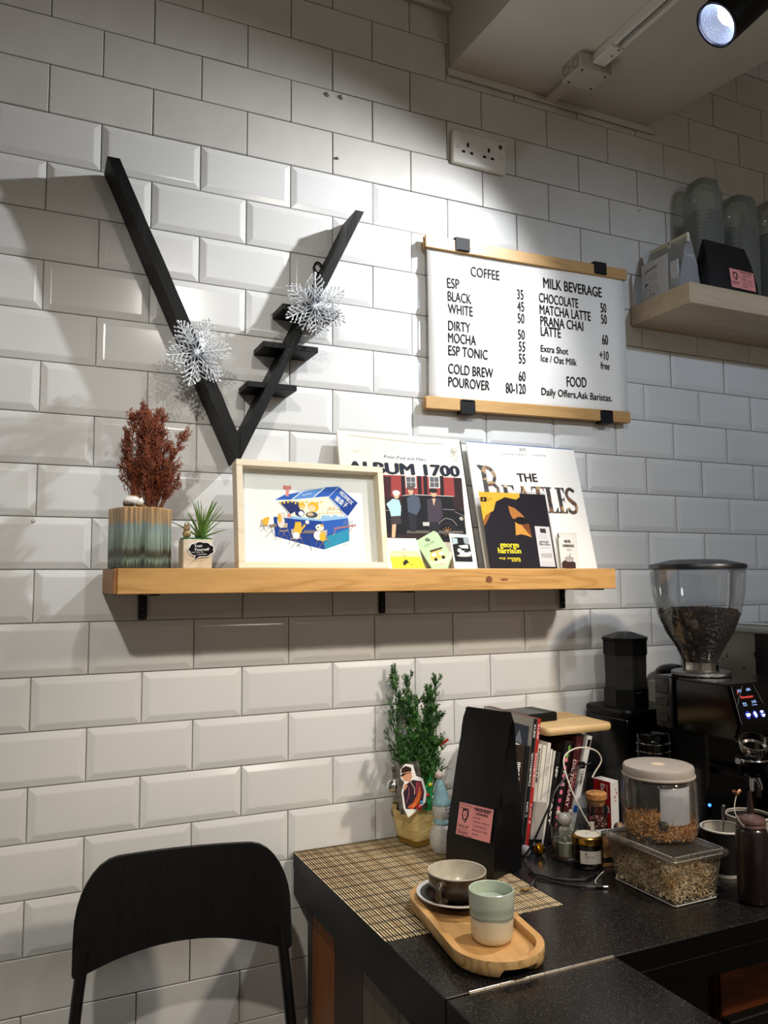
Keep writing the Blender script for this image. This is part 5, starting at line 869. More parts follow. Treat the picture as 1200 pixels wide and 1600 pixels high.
for i, (th, ht, ln, col, lab) in enumerate(((.0105, .212, 9.0, 'c9c2b2', 'cream booklet with a dark title strip, just right of the red magazine'), (.0095, .210, 9.4, 'd5cfc0', 'cream booklet second from the red magazine'), (.0085, .214, 9.8, 'd8d2c6', 'cream booklet with grey spine lettering, third from the red magazine'))):
    x += th / math.cos(math.radians(ln)) + .0009
    bk.append(book('booklet', lab, 'booklet', x, ln, th, ht, .15, col, -.203, [('p', '3a3632', [(8, 3), (78, 3), (78, 7.6), (8, 7.6)]), sp('BOOKLET', 12, 70, th, 'b9b2a4', .3)] if i == 0 else ([sp('GUIDE BOOK', 20, 70, th, '8a857a', .35)] if i == 2 else [])))
t = thing('paper_folder', 'grey perforated paper folder in front of the cream booklets', 'folder', (1.0525, -.2095, ZC + .0008), (0, math.radians(9.2), 0))
link('panel', box(nb(), 0, .030, 0, .0050, .022, .098, .0006), mat('grey_folder', '9c958c', .6), t); link('bottom_band', box(nb(), 0, .030, 0, .0050, 0, .0218, .0006), BLACK_M, t)
art('perforation', t, [('c', 'e2ddd2', 6 + (i * .05), 28 + i * 3.2, .5, .5) for i in range(21)] + [('t', '8fc4e0', 'A4', 2, 9, 13, 9, 8, 2)], off=.0004)
for i, (th, ht, ln, col, lab, spn) in enumerate((
    (.0050, .200, 10.6, 'd9d4ca', 'thin white booklet left of the black floral book', ()), (.0050, .196, 11.2, 'cfc9bd', 'thin off-white booklet touching the narrow black book', ()),
    (.0100, .192, 12.2, '1a1718', 'narrow black book with white letters on its spine', 'a'), (.0190, .214, 13.4, '15100f', 'black book with pink flowers along its spine', 'b'), (.0190, .222, 14.8, '3c1214', 'dark red book with the words COFFEE DICTIONARY', 'c'), (.0135, .224, 16.2, 'c3c1bd', 'white book with a black square at the right end of the row', 'd'))):
    x += th / math.cos(math.radians(ln)) + .0011 + ((.002) if i > 2 else 0)
    s_ = ()
    if spn == 'a': s_ = [sp('NEW', 30, 52, th, k=.6), sp('EAST', 90, 150, th, k=.5)]
    if spn == 'b':
        s_ = [('c', 'c84a7a' if j % 2 else 'd8788a', 40 + j * 17, 9, 5, 4) for j in range(10)] + [('c', '6a9a3a', 30, 10, 6, 3), ('c', '6a9a3a', 14, 12, 6, 3), sp('F', 64, 70, th, k=.4), sp('E', 88, 95, th, k=.5)]
    if spn == 'c': s_ = [sp('COFFEE', 50, 110, th, '9a5a58', .38, 1, 10), sp('DICTIONARY', 50, 150, th, 'd8b8b0', .42, 1, 1.5), sp('tea', 14, 30, th, '9a5a58', .3)]
    if spn == 'd': s_ = [('p', '141414', [(8, 3), (24, 3), (24, 12), (8, 12)]), ('l', '6a6a6c', .5, [(72, 4), (110, 4), (110, 10), (72, 10), (72, 4)]), sp('日本語', 76, 106, th, '4a4a4c', .35), ('p', '1c4a9a', [(150, 1), (165, 1), (165, 12), (150, 12)])]
    bk.append(book('book' if i > 1 else 'booklet', lab, 'book' if i > 1 else 'booklet', x, ln, th, ht, .15, col, -.200, s_))
t = thing('pale_board', 'beige rounded board lying across the tops of the leaning books', 'board', (1.196, -.118, ZC + .2265))
link('slab', stack(nb(), [(rsq(.172, .012, 5), 0), (rsq(.178, .014, 5), .004), (rsq(.178, .014, 5), .012), (rsq(.172, .012, 5), .016)]), mat('beige_board', 'c9a978', .55, noise=14, col2='bd9c6a'), t, True)
t = thing('black_device', 'flat black box lying on the beige board', 'box', (1.140, -.085, ZC + .2430), (0, 0, math.radians(4)))
link('base_shell', box(nb(), -.040, .046, -.050, .040, 0, .018, .002, 2), BLACK, t); link('lid_panel', box(nb(), -.038, .018, -.048, .038, .0182, .0196, .0005), mat('slate_lid', '26282c', .35), t); link('lid_strip', box(nb(), .0195, .044, -.048, .038, .0182, .0196, .0005), BLACK, t)

# ------------------------------------------------------------------ glassware and small things in front of the books
t = thing('corked_jar', 'glass tube jar with a cork holding dried pink flowers', 'jar', (1.2060, -.2390, ZC + .0005))
link('glass_wall', lathe(nb(), [(0, .001), (.018, .001), (.0215, .004), (.0215, .080), (.018, .088), (.018, .094)], 32), CLEARG, t, True)
link('cork', lathe(nb(), [(0, .082), (.0172, .082), (.0182, .095), (.0215, .0952), (.0218, .106), (.020, .1075), (0, .1075)], 32), mat('cork', 'b5814a', .85, noise=120, col2='8f5d2e', bump=(200, .6)), t, True)
b = nb(); r_ = random.Random(2)
cs = [nb(), nb(), nb()]
for i in range(230):
    a, q, z = r_.uniform(0, 6.28), .0185 * math.sqrt(r_.random()), r_.uniform(.004, .056); ball(cs[i % 3], (q * math.cos(a), q * math.sin(a), z), r_.uniform(.0020, .0036), 1, (1, .8, .7))
for b_, (n_, c_, d_) in zip(cs, (('magenta', '7a1f3c', 'a83a5a'), ('dry_brown', '4a2a1c', '7a4a2a'), ('pale_petals', 'b0907a', 'd0b090'))): link('dried_flowers', b_, mat(n_, c_, .8, noise=100, col2=d_), t, kind='stuff')
t = thing('cork_lid', 'round cork lid standing on edge with a ribbed cream rim', 'lid', (1.240, -.270, ZC + .0245), (0, 0, math.radians(-28)))
link('lid_disc', lathe(nb(), [(0, -.009), (.020, -.009), (.0235, -.006), (.0235, .006), (.022, .009), (0, .009)], 32, M=Matrix.Rotation(math.pi / 2, 4, 'Y')), mat('lid_brown', '7a6048', .7, noise=40, col2='5d4632'), t, True)
for k in range(3): link('rib', lathe(nb(), [(.0236, -.001), (.0246, 0), (.0236, .001)], 32, M=Matrix.Translation((.004 - k * .004, 0, 0)) @ Matrix.Rotation(math.pi / 2, 4, 'Y')), mat('cream_rib', 'b99a78', .6), t, True)
t = thing('gum_box', 'upright red and white cardboard box with white printed letters', 'box', (1.2800, -.2100, ZC + .0005), (0, 0, math.radians(8)))
link('carton', box(nb(), -.0125, .0125, 0, .050, 0, .116, .0008), mat('white_carton', 'c9c4c0', .5), t)
art('red_panel', t, [('p', '98181a', [(1, 1), (49.5, 1), (49.5, 115), (1, 115)]), ('t', 'e8e0dc', 'Extra', 22, 108, 22, 74, 12, 1), ('t', 'd8b8b0', 'strong', 38, 108, 38, 78, 5), ('p', 'cfc6c0', [(30, 44), (46, 50), (42, 64), (34, 60)]), ('p', '56585e', [(33, 47), (43, 51), (40, 61), (36, 58)]), ('p', 'c07a70', [(2, 2), (44, 2), (30, 34), (20, 40), (10, 24)])], mapf=lambda u, v, h: (-.0128 - h, .050 - u / 1000, v / 1000))
art('red_marks', t, [('c', '98181a', 3, 98, 1.5, 2.5), ('c', '98181a', 6, 90, 2, 2), ('c', '98181a', 0, 82, 1.6, 3), ('c', '98181a', 2, 74, 1.6, 2)], off=.0003)
t = thing('wire_jar', 'small empty glass with a thin rim, behind the clear box of moss', 'jar', (1.300, -.270, ZC + .0005))
link('glass_wall', lathe(nb(), [(0, .001), (.016, .001), (.020, .004), (.0215, .050), (.0225, .055), (.021, .056)], 28), thin('ribbed_glass', 'e6ecea', .4, .05, .08), t, True)
# bear figure in a glass with candle wax
t = thing('candle_glass', 'clear glass with cream candle wax in front of the booklets', 'candle', (1.0960, -.2790, ZC + .0005))
link('glass_wall', lathe(nb(), [(0, .0), (.026, .0), (.029, .002), (.0305, .050), (.031, .062), (.030, .0625), (.029, .058), (.028, .010), (0, .008)], 40), CLEARG, t, True)
link('wax', lathe(nb(), [(0, .0095), (.0262, .0095), (.0275, .030), (.0272, .036), (.015, .0335), (0, .033)], 36), mat('wax', 'ecdcc0', .5), t, True)
t = thing('bear_figure', 'pale grey glossy bear figure sitting in the candle glass', 'figurine', (1.0950, -.2760, ZC + .0350), (0, 0, math.radians(-8)))
BE = mat('grey_ceramic', 'a39c92', .18)
link('body', ball(nb(), (0, .002, .0165), .0115, 3, (.85, .75, 1.3)), BE, t, True)
link('head', ball(nb(), (0, 0, .0410), .0150, 3, (1.05, .9, .88)), BE, t, True)
for s in (-1, 1):
    link('ear', ball(nb(), (s * .0140, 0, .0535), .0058, 2, (1, .5, 1)), BE, t, True)
    b = nb(); tube(b, smoothpts([(s * .008, 0, .026), (s * .0135, -.003, .018), (s * .012, -.006, .008)]), .0035, 8); ball(b, (s * .012, -.006, .008), .0036, 2); link('arm', b, BE, t, True)
    b = nb(); tube(b, [(s * .005, .0, .008), (s * .0065, -.010, .0045)], .0046, 8); ball(b, (s * .0065, -.011, .0048), .0048, 2); link('leg', b, BE, t, True)
# black jar with gold lid
t = thing('spice_jar', 'round glass jar of dark brown pieces with gold lid and paper label', 'jar', (1.1065, -.3320, ZC + .0005))
link('glass_wall', lathe(nb(), [(0, .0), (.025, .0), (.0295, .003), (.0305, .010), (.0305, .040), (.027, .0455), (.0265, .048)], 48), thin('jar_glass', 'd8d4cc', .22, .04), t, True)
b = nb(); r_ = random.Random(12); b2 = nb()
for i in range(150):
    a, q, z = r_.uniform(0, 6.28), .0255 * math.sqrt(r_.random()), r_.uniform(.006, .038); ball(b if i % 3 else b2, (q * math.cos(a), q * math.sin(a), z), r_.uniform(.0035, .0060), 1, (1, .6, .8), Matrix.Rotation(r_.uniform(0, 3), 4, 'X'))
link('contents', b, mat('dark_pieces', '1c1410', .6), t, kind='stuff'); link('contents', b2, mat('orange_pieces', '9a6a30', .6, noise=90, col2='5a3417'), t, kind='stuff')
link('lid', lathe(nb(), [(.0285, .0455), (.0300, .0455), (.0310, .047), (.0305, .050), (.0308, .0575), (.029, .0595), (.0265, .0602), (0, .0602)], 56), mat('gold_metal', 'b08a45', .22, 1), t, True)
link('lid_sticker', lathe(nb(), [(0, .0605), (.0240, .0605), (.0243, .0602)], 48), mat('lid_label', 'e6dcc6', .5), t)
art('lid_print', t, [('c', '5a5046', 0, 2, 4, 2.4), ('c', 'e6dcc6', 0, 2, 3, 1.5), ('l', '5a5046', .4, [(6, 3), (9, 3)]), ('l', '5a5046', .4, [(10, 6), (13, 5)]), ('l', '5a5046', .4, [(8, -3), (12, -3)])], mapf=lambda u, v, h: (u / 1000, v / 1000, .0608 + h))
def cyl(r, a0): return lambda u, v, h: ((r + h) * math.sin(a0 + u / 1000 / r), -(r + h) * math.cos(a0 + u / 1000 / r), v / 1000)
def wrap(bm, r, a0, a1, z0, z1, n=14):
    A = [bm.verts.new((r * math.sin(a0 + (a1 - a0) * i / n), -r * math.cos(a0 + (a1 - a0) * i / n), z0)) for i in range(n + 1)]; B = [bm.verts.new((v.co.x, v.co.y, z1)) for v in A]
    for i in range(n): bm.faces.new((A[i], A[i + 1], B[i + 1], B[i]))
    return bm
link('paper_label', wrap(nb(), .0309, -1.15, .25, .012, .036), mat('jar_label', 'cfc9bb', .5), t)
art('label_print', t, [('c', '55504a', -24, 31, 2, 2), ('t', '45413c', 'EAT IN', -26, 23, -8, 23, 4.2), ('l', '45413c', .5, [(-27, 19), (2, 18)]), ('l', '45413c', .4, [(-20, 16), (4, 15)])], mapf=cyl(.0311, 0))
link('side_label', wrap(nb(), .0309, .72, .88, .006, .038, 4), PAPER, t)
t = thing('kraft_box', 'small kraft paper box with red mark, behind the gold-lidded jar', 'box', (1.1420, -.3440, ZC + .0005), (0, 0, math.radians(-10)))
link('carton', box(nb(), -.016, .020, -.012, .014, 0, .058, .0008), mat('kraft', 'a87c4a', .7, noise=40, col2='97693a'), t)
link('white_lid', box(nb(), -.016, .020, -.012, .014, .0581, .0635, .001), mat('white_tin', 'd0ccc2', .4), t)
art('print', t, [('l', 'a8351c', 1.0, arc(4, 38, 4, 3, 0, 320)), ('l', 'a8351c', 1.0, arc(6, 33, 4, 3, -120, 200)), ('p', '1a1412', [(-15.5, 8), (19.5, 8), (19.5, 18), (-15.5, 18)])], off=.0124)
# wrapped sweets
def crinkle(r, seed, m, name, label, loc):
    b = ball(nb(), (0, 0, 0), r, 3); q = random.Random(seed)
    for v in b.verts: v.co *= 1 + q.uniform(-.09, .07)
    o = link(name, b, m, None, loc=loc); return tag(o, label, 'sweet')
crinkle(.0118, 3, mat('gold_wrapper', 'c98f1c', .2, 1), 'gold_sweet', 'round sweet in crumpled gold foil on the counter', (1.0560, -.2420, ZC + .0125))
crinkle(.0105, 5, thin('clear_wrapper', 'd8cfd0', .6, .12, .2), 'wrapped_sweet', 'sweet in clear crinkled wrapper left of the gold foil one', (1.0290, -.2320, ZC + .0108))

# ------------------------------------------------------------------ cables
def cable(name, label, pts, r, m, plug=None, z0=None):
    t = thing(name, label, 'cable', pts[0]); P = [Vector(p) - Vector(pts[0]) for p in pts]
    link('cord', tube(nb(), smoothpts(P, 8), r, 8), m, t, True); return t
WCB = mat('white_cable', 'c9c0b2', .4); BCB = mat('black_cable', '0d0c0d', .45)
t = cable('white_cable', 'white charging cable arching up in front of the leaning books', [(1.1265, -.3220, ZC + .0655), (1.1130, -.3050, ZC + .100), (1.1000, -.2850, ZC + .150), (1.1090, -.2600, ZC + .192), (1.1500, -.2500, ZC + .207), (1.1980, -.2480, ZC + .198), (1.2150, -.2480, ZC + .176), (1.2000, -.2450, ZC + .152), (1.1920, -.2450, ZC + .141)], .0016, WCB)
link('plug', tube(nb(), [(0, 0, .012), (.001, 0, -.0035)], .0042, 12), WCB, t, True)
t = cable('black_cable', 'black cable rising from behind the black bag and draped across the book spines', [(1.0120, -.2450, ZC + .003), (1.0250, -.2600, ZC + .030), (1.0600, -.2700, ZC + .100), (1.0900, -.2650, ZC + .140), (1.1500, -.2500, ZC + .166), (1.1880, -.2450, ZC + .171)], .0022, BCB)
link('tie', box(nb(), .148, .160, -.004, .006, .160, .173, .001), BLACK, t)
t = cable('black_cable', 'black cable looping in front of the tall black bag on the placemat corner', [(.990, -.300, ZC + .003), (.972, -.340, ZC + .0080), (.958, -.372, ZC + .014), (.938, -.392, ZC + .018), (.918, -.400, ZC + .0065), (.905, -.395, ZC + .0060)], .0018, BCB)
link('tip', tube(nb(), [(-.085, -.095, .004), (-.080, -.100, .005), (-.063, -.0995, .006)], .0022, 8), mat('brass_tip', '8a6a38', .4, .6), t)
t = cable('black_cable', 'black cable with metal plug end lying across the counter nearest the flap', [(.972, -.345, ZC + .0030), (.990, -.378, ZC + .0025), (1.010, -.405, ZC + .0025), (1.028, -.425, ZC + .0032)], .0020, BCB)
d_ = Vector((1.028 - .972, -.425 + .345, .0002)); u_ = Vector((.018, -.010, 0)).normalized()
link('strain_relief', tube(nb(), [d_, d_ + u_ * .016], .0026, 8), mat('grey_relief', '3a3838', .5), t, True)
link('plug', tube(nb(), [d_ + u_ * .016, d_ + u_ * .030], .0036, 10), BLACK, t, True); link('connector', tube(nb(), [d_ + u_ * .030, d_ + u_ * .038], .0024, 10), CHROME, t, True)
t = cable('black_cable', 'black cable running right along the counter below the gold-lidded jar', [(.975, -.318, ZC + .0030), (1.000, -.362, ZC + .0025), (1.040, -.392, ZC + .0025), (1.075, -.388, ZC + .0030), (1.098, -.375, ZC + .0032)], .0022, BCB)
link('plug', tube(nb(), [(.123, -.057, .0005), (.135, -.049, .0008)], .0032, 10), BLACK, t, True)
link('connector', tube(nb(), [(.135, -.049, .0008), (.140, -.046, .0008)], .0024, 10), CHROME, t, True)
t = cable('white_cable', 'short white cable end curving out beside the clear box of moss', [(1.1060, -.3780, ZC + .0030), (1.0850, -.3900, ZC + .0020), (1.0620, -.4080, ZC + .0020), (1.0560, -.4180, ZC + .0020)], .0013, WCB)

# ------------------------------------------------------------------ clear box of moss, clear jar of shavings
def shav(bm, n, boxf, r_, L_2=.020, w_=.0011, col=None):
    for i in range(n):
        p = Vector(boxf(r_)); d = Vector((r_.uniform(-1, 1), r_.uniform(-1, 1), r_.uniform(-.7, .7))).normalized(); k = r_.randint(3, 5); q = L_2 * r_.uniform(.4, 1) / k; s0 = d.orthogonal().normalized() * w_ * r_.uniform(.5, 1.2); prev = None
        for j in range(k + 1):
            a, b_ = bm.verts.new(p + s0), bm.verts.new(p - s0)
            if prev: bm.faces.new((prev[0], prev[1], b_, a))
            prev = (a, b_); p = p + d * q; d = (d + Vector((r_.uniform(-.8, .8), r_.uniform(-.8, .8), r_.uniform(-.8, .8)))).normalized(); s0.rotate(Matrix.Rotation(.5, 3, d))
CBX = [(1.0985, -.4190), (1.1060, -.5650), (1.2010, -.5610), (1.1985, -.4140)]
t = thing('clear_box', 'clear plastic lidded box full of pale dried moss', 'box', (1.1550, -.4850, ZC + .0005), (0, 0, math.radians(1)))
hw, hl, hh = .0520, .0780, .078
PL = thin('box_plastic', 'f0f0ee', .20, .04, .03)
def rect(w_, l_): return rsq2(w_, l_, .006)
def rsq2(w_, l_, r, n=4):
    P = []
    for sx, sy, a0 in ((1, 1, 0), (-1, 1, 90), (-1, -1, 180), (1, -1, 270)):
        for i in range(n + 1): a = math.radians(a0 + 90 * i / n); P.append((sx * (w_ - r) + r * math.cos(a), sy * (l_ - r) + r * math.sin(a)))
    return P
link('tub', stack(nb(), [(rect(hw - .005, hl - .005), .001), (rect(hw - .003, hl - .003), .003), (rect(hw + .006, hl + .007), hh)], True, False), PL, t, True)
b = nb(); 
for z, e in ((.0022, -.0025), (.0785, .0075)):
    P = [(x, y, z) for x, y in rect(hw + e, hl + e)]; tube(b, P + [P[0]], .0009, 5, False)
link('edge_bead', b, thin('bead_plastic', 'e8e6e2', .8, .1, .45), t, True)
LW, LL = hw + .0135, hl + .0140
link('lid', stack(nb(), [(rect(LW, LL), .0745), (rect(LW + .001, LL + .001), .0770), (rect(LW + .001, LL + .001), .0845), (rect(LW - .004, LL - .004), .0868), (rect(LW - .010, LL - .010), .0868), (rect(LW - .012, LL - .012), .0852)], False, True), thin('lid_plastic', 'f0eeea', .45, .08, .06, 'b8b2a8'), t, True)
b = nb()
for i in range(34):
    y = -LL + .012 + i * (2 * LL - .024) / 33
    for x in (-LW + .006, LW - .006): ball(b, (x, y, .0870), .0015, 1, (1, 1, .6))
for i in range(20):
    x = -LW + .012 + i * (2 * LW - .024) / 19
    for y in (-LL + .006, LL - .006): ball(b, (x, y, .0870), .0015, 1, (1, 1, .6))
link('lid_beading', b, thin('bead2', 'e8e6e2', .8, .1, .4), t, kind='stuff')
r_ = random.Random(5); b = nb(); 
def bf(r_):
    while True:
        x, y, z = r_.uniform(-hw + .004, hw - .004), r_.uniform(-hl + .004, hl - .004), r_.uniform(.004, .070)
        if z < .064 - .030 * max(0, -x / hw) * max(0, y / hl) - .022 * max(0, (x - .02) / hw): return (x, y, z)
shav(b, 5200, lambda r: bf(r), r_, .020, .0009)
for v in b.verts: v.co.x = max(-hw + .001, min(hw - .001, v.co.x)); v.co.y = max(-hl + .001, min(hl - .001, v.co.y)); v.co.z = max(.003, v.co.z)
link('dried_moss', b, mat('dried_moss', 'fff0cc', .75, noise=22, col2='d0a868'), t, kind='stuff')
t = thing('screw_top_jar', 'clear jar with a frosted white lid and wood shavings, standing on the moss box', 'jar', (1.1700, -.4640, ZC + .0882)); t.scale = (1, 1, 1.13)
JR = .0690
link('jar_wall', lathe(nb(), [(0, .001), (JR * .80, .001), (JR * .93, .004), (JR * .985, .012), (JR * .985, .082), (JR * .95, .090), (JR * .86, .095), (JR * .86, .103)], 56), thin('jar_plastic', 'f2f1ee', .20, .03, .02), t, True)
link('lid', lathe(nb(), [(JR * .92, .0955), (JR * .955, .0950), (JR * .955, .0975), (JR * .925, .0985), (JR * .925, .1085), (JR * .90, .1115), (JR * .86, .1125), (0, .1125)], 56), mat('frosted_lid', '9c9288', .5), t, True)
link('lid_logo', lathe(nb(), [(0, .1129), (.0115, .1129), (.0118, .1126)], 24), mat('lid_centre', 'cdb9a0', .5), t)
link('white_paper', wrap(nb(), JR * .80, -.72, .50, .026, .084, 14), mat('inner_paper', 'c4c6d0', .6), t)
r_ = random.Random(15); b = nb()
def jf(r_):
    a, q = r_.uniform(0, 6.28), JR * .88 * math.sqrt(r_.random()); x, y = q * math.cos(a), q * math.sin(a); return (x, y, r_.uniform(.004, .018 + .020 * max(0, (-x * .8 + .02) / JR)))
shav(b, 2000, lambda r: jf(r), r_, .018, .0013)
for v in b.verts:
    q = math.hypot(v.co.x, v.co.y); lim = JR * .93
    if q > lim: v.co.x *= lim / q; v.co.y *= lim / q
    v.co.z = max(.003, v.co.z)
link('wood_shavings', b, mat('wood_shavings', 'f0bc7c', .7, noise=60, col2='c48a4a'), t, kind='stuff')
tag(link('dark_pebble', ball(nb(), (0, 0, 0), .011, 2, (1, .7, .8)), mat('pebble', '3a332a', .5), None, True, loc=(1.1380, -.5080, ZC + .1180)), 'dark rounded piece half buried in the shavings of the clear jar', 'pebble')

# ------------------------------------------------------------------ paper cups, spoon, bottle, ring
def papercup(loc, lab, h=.088, r0=.027, r1=.041, spoon=False):
    t = thing('paper_cup', lab, 'cup', loc)
    link('cup_wall', lathe(nb(), [(0, .002), (r0 - .002, .002), (r0 - .001, 0), (r0, 0), (r1 - .0015, h - .002)], 48), mat('black_cup', '0c0b0c', .5), t, True)
    link('inside', lathe(nb(), [(r1 - .0016, h - .002), (r1 - .004, h * .75), (r0 - .001, .006), (0, .005)], 48), mat('cup_white', 'a9a49a', .5), t, True)
    link('rolled_rim', lathe(nb(), [(r1 - .0030, h - .001), (r1 - .0015, h - .003), (r1 + .0005, h - .002), (r1 + .0005, h), (r1 - .0012, h + .0012), (r1 - .0030, h)], 48), mat('rim_white', 'c4beb4', .5), t, True)
    link('pale_base', lathe(nb(), [(r0 + .0002, .0), (r0 + .0006, .0), (r0 + .0012, .006), (r0 + .0006, .006)], 40), mat('base_white', 'a9a49a', .5), t, True)
    return t
papercup((1.3120, -.4780, ZC + .0005), 'black paper cup holding a spoon, right behind the clear jar', .086, .029, .041)
tb = papercup((1.4050, -.4560, ZC + .0005), 'black paper cup with white script, behind the dark sauce bottle', .093, .028, .043)
art('script_print', tb, [('t', 'b9b4ac', 'latte', -14, 52, -2, 38, 8), ('l', 'b9b4ac', .9, [(-20, 64), (-4, 44)])], mapf=cyl(.0385, -.55))
t = thing('teaspoon', 'steel teaspoon standing handle-up in the black paper cup', 'spoon', (1.3060, -.4740, ZC + .0080), (math.radians(4), math.radians(2), 0))
b = nb(); P = smoothpts([(0, 0, .012), (.001, .0, .055), (.002, 0, .095), (.003, 0, .118)], 4); rs = [.0016 + .0030 * max(0, (i / (len(P) - 1) - .55) / .45) for i in range(len(P))]; tube(b, P, rs, 8)
ball(b, (.003, 0, .119), .0046, 2, (1, .5, .7)); link('handle', b, CHROME, t, True)
link('bowl', ball(nb(), (0, 0, .006), .010, 2, (.9, .25, 1.0)), CHROME, t, True)
t = thing('sauce_bottle', 'dark chocolate squeeze bottle with pointed nozzle at the right edge', 'bottle', (1.2520, -.5980, ZC + .0005))
link('bottle_wall', lathe(nb(), [(0, 0), (.023, 0), (.0262, .003), (.0268, .010), (.0268, .112), (.0255, .122), (.021, .126), (.0205, .128)], 48), mat('chocolate_bottle', '1c1012', .28, coat=.4), t, True)
link('cap', lathe(nb(), [(.0225, .1265), (.0242, .128), (.0242, .131), (.0232, .1325), (.0242, .134), (.0242, .138), (.0225, .142), (.012, .146), (.009, .148)], 40), mat('cap_plastic', '5d4440', .4, coat=.3), t, True)
link('nozzle', lathe(nb(), [(.0088, .1478), (.0065, .150), (.0042, .172), (.0036, .176), (.0030, .186), (0, .1865)], 24), mat('nozzle_plastic', '2b1716', .35), t, True)
link('tether', tube(nb(), smoothpts([(-.022, -.006, .130), (-.034, -.005, .142), (-.038, 0, .158), (-.030, .004, .176), (-.026, .004, .182)]), .0009, 6), WCB, t, True)
b = nb(); ball(b, (-.026, .004, .185), .0042, 2); tube(b, [(-.034, .004, .190), (-.026, .004, .185), (-.018, .004, .189)], .0030, 8); link('tether_knot', b, mat('copper_knot', '9a6a50', .35, .7), t, True)
t = thing('brass_ring', 'empty round brass-coloured dosing ring behind the sauce bottle', 'ring', (1.3560, -.5030, ZC + .0005))
link('ring_wall', lathe(nb(), [(.028, 0), (.031, 0), (.0315, .012), (.0315, .022), (.0305, .026), (.029, .026), (.0285, .002), (.028, 0)], 44), mat('brass', 'a5834e', .28, 1), t, True); link('black_band', lathe(nb(), [(.0317, .008), (.0322, .009), (.0322, .013), (.0317, .014)], 44), BLACK, t, True)

# ------------------------------------------------------------------ black machine corner
t = thing('knock_box', 'tall black box by the wall with faint vertical letters, under the octagonal canister', 'box', (1.435, -.095, ZC + .0005))
link('casing', box(nb(), -.077, .077, -.070, .080, 0, .238, .006, 2), BLACK_G, t)
link('top_plate', stack(nb(), [(rsq2(.082, .076, .02), .2385), (rsq2(.084, .078, .02), .244), (rsq2(.084, .078, .02), .252), (rsq2(.081, .075, .02), .256)]), BLACK, t, True)
art('letters', t, [('t', '77777c', 'KAVO', 0, 0, 60, 0, 14, 1)], mapf=lambda u, v, h: (.046 + v / 1000, -.0706 - h, .228 - u / 1000))
t = thing('octagonal_canister', 'black octagonal canister with pointed lid and mesh sides', 'canister', (1.4150, -.1030, ZC + .2570))
oc = math.radians(22.5)
link('lower_collar', lathe(nb(), [(0, 0), (.0545, 0), (.0545, .043), (.052, .045)], 8, start=oc), BLACK, t)
link('mesh_body', lathe(nb(), [(.0515, .0452), (.0500, .070), (.0510, .100), (.0515, .1225)], 8, start=oc), mat('mesh_black', '0e0e0f', .45, bump=(700, 1)), t)
link('upper_collar', lathe(nb(), [(.0520, .1227), (.0540, .1227), (.0540, .155), (.0525, .157)], 8, start=oc), BLACK, t)
link('pointed_lid', lathe(nb(), [(.0525, .1572), (.0565, .1572), (.0565, .163), (.018, .1755), (.009, .1765), (0, .1765)], 8, start=oc), BLACK, t)
b = nb(); r_ = random.Random(1)
for i in range(8):
    for j in range(26): ball(b, (-.008 + i * .0022 + .006, -.0492, .050 + j * .0026), .00045, 1)
link('mesh_holes', b, mat('mesh_glint', '8f8a82', .4, .8), t, kind='stuff')
link('silver_line', box(nb(), -.018, .002, -.0512, -.0506, .0360, .0372), mat('silver_line', 'a8a8a8', .3, .8), t)
t = thing('coffee_canister', 'low black jar with two chrome rings in front of the tall black box', 'canister', (1.3900, -.2130, ZC + .0005))
link('body', lathe(nb(), [(0, 0), (.034, 0), (.036, .004), (.036, .196), (.034, .200)], 40), BLACK_G, t, True)
for z in (.172, .190): link('chrome_ring', lathe(nb(), [(.0362, z), (.0385, z + .001), (.0385, z + .0025), (.0362, z + .004)], 40), CHROME, t, True)
link('lid', lathe(nb(), [(.0345, .2005), (.036, .2010), (.036, .2110), (.030, .2160), (0, .217)], 40), BLACK_G, t, True)
# grinder
GX, GY = 1.4550, -.300
t = thing('coffee_grinder', 'black glossy coffee grinder with lit display and clear bean hopper', 'coffee grinder', (GX, GY, ZC + .0005))
Z0 = ZC + .0005
HT = [(.0370, .370), (.0380, .380), (.0530, .411), (.0710, .440), (.0880, .482), (.0970, .524), (.1000, .560), (.1005, .582)]
link('hopper', lathe(nb(), HT, 64), thin('hopper_plastic', 'e8ebee', .26, .03, .02), t, True)
link('hopper_lid', lathe(nb(), [(.1010, .5815), (.1035, .5815), (.1035, .589), (.102, .591), (.058, .6010), (.045, .6018), (0, .6018)], 64), mat('lid_black', '101114', .35), t, True)
for s in (-1, 1): link('finger_slot', lathe(nb(), [(0, .0004), (.016, 0)], 16, M=Matrix.Translation((s * .030 , -.030, .5995)) @ Matrix.Rotation(.22, 4, 'X') @ Matrix.Diagonal((1, .5, 1, 1))), DARKHOLE, t)
link('collar', lathe(nb(), [(.0370, .3760), (.0370, .3570), (.0385, .3560)], 48), mat('polished_collar', 'b5b2ac', .12, 1), t, True)
b = nb(); lathe(b, [(.039, .3578), (.058, .3572), (.0625, .3555), (.0625, .3490), (.059, .3475)], 72); link('adjust_ring', b, mat('ring_metal', 'a0a0a2', .25, 1, bump=(400, 1)), t, True)
r_ = random.Random(31)
BEAN = mat('coffee_bean', '1c0d06', .34, noise=30, col2='3a1e0e', spec=.4)
link('bean_mass', lathe(nb(), [(0, .372), (.030, .372), (.034, .382), (.046, .411), (.064, .440), (.078, .472), (.079, .480), (.050, .486), (0, .488)], 48), mat('bean_dark', '140a06', .6), t, True)
b = nb()
def rad(z):
    for (r0, z0), (r1, z1) in zip(HT, HT[1:]):
        if z0 <= z <= z1: return r0 + (r1 - r0) * (z - z0) / (z1 - z0)
    return .05
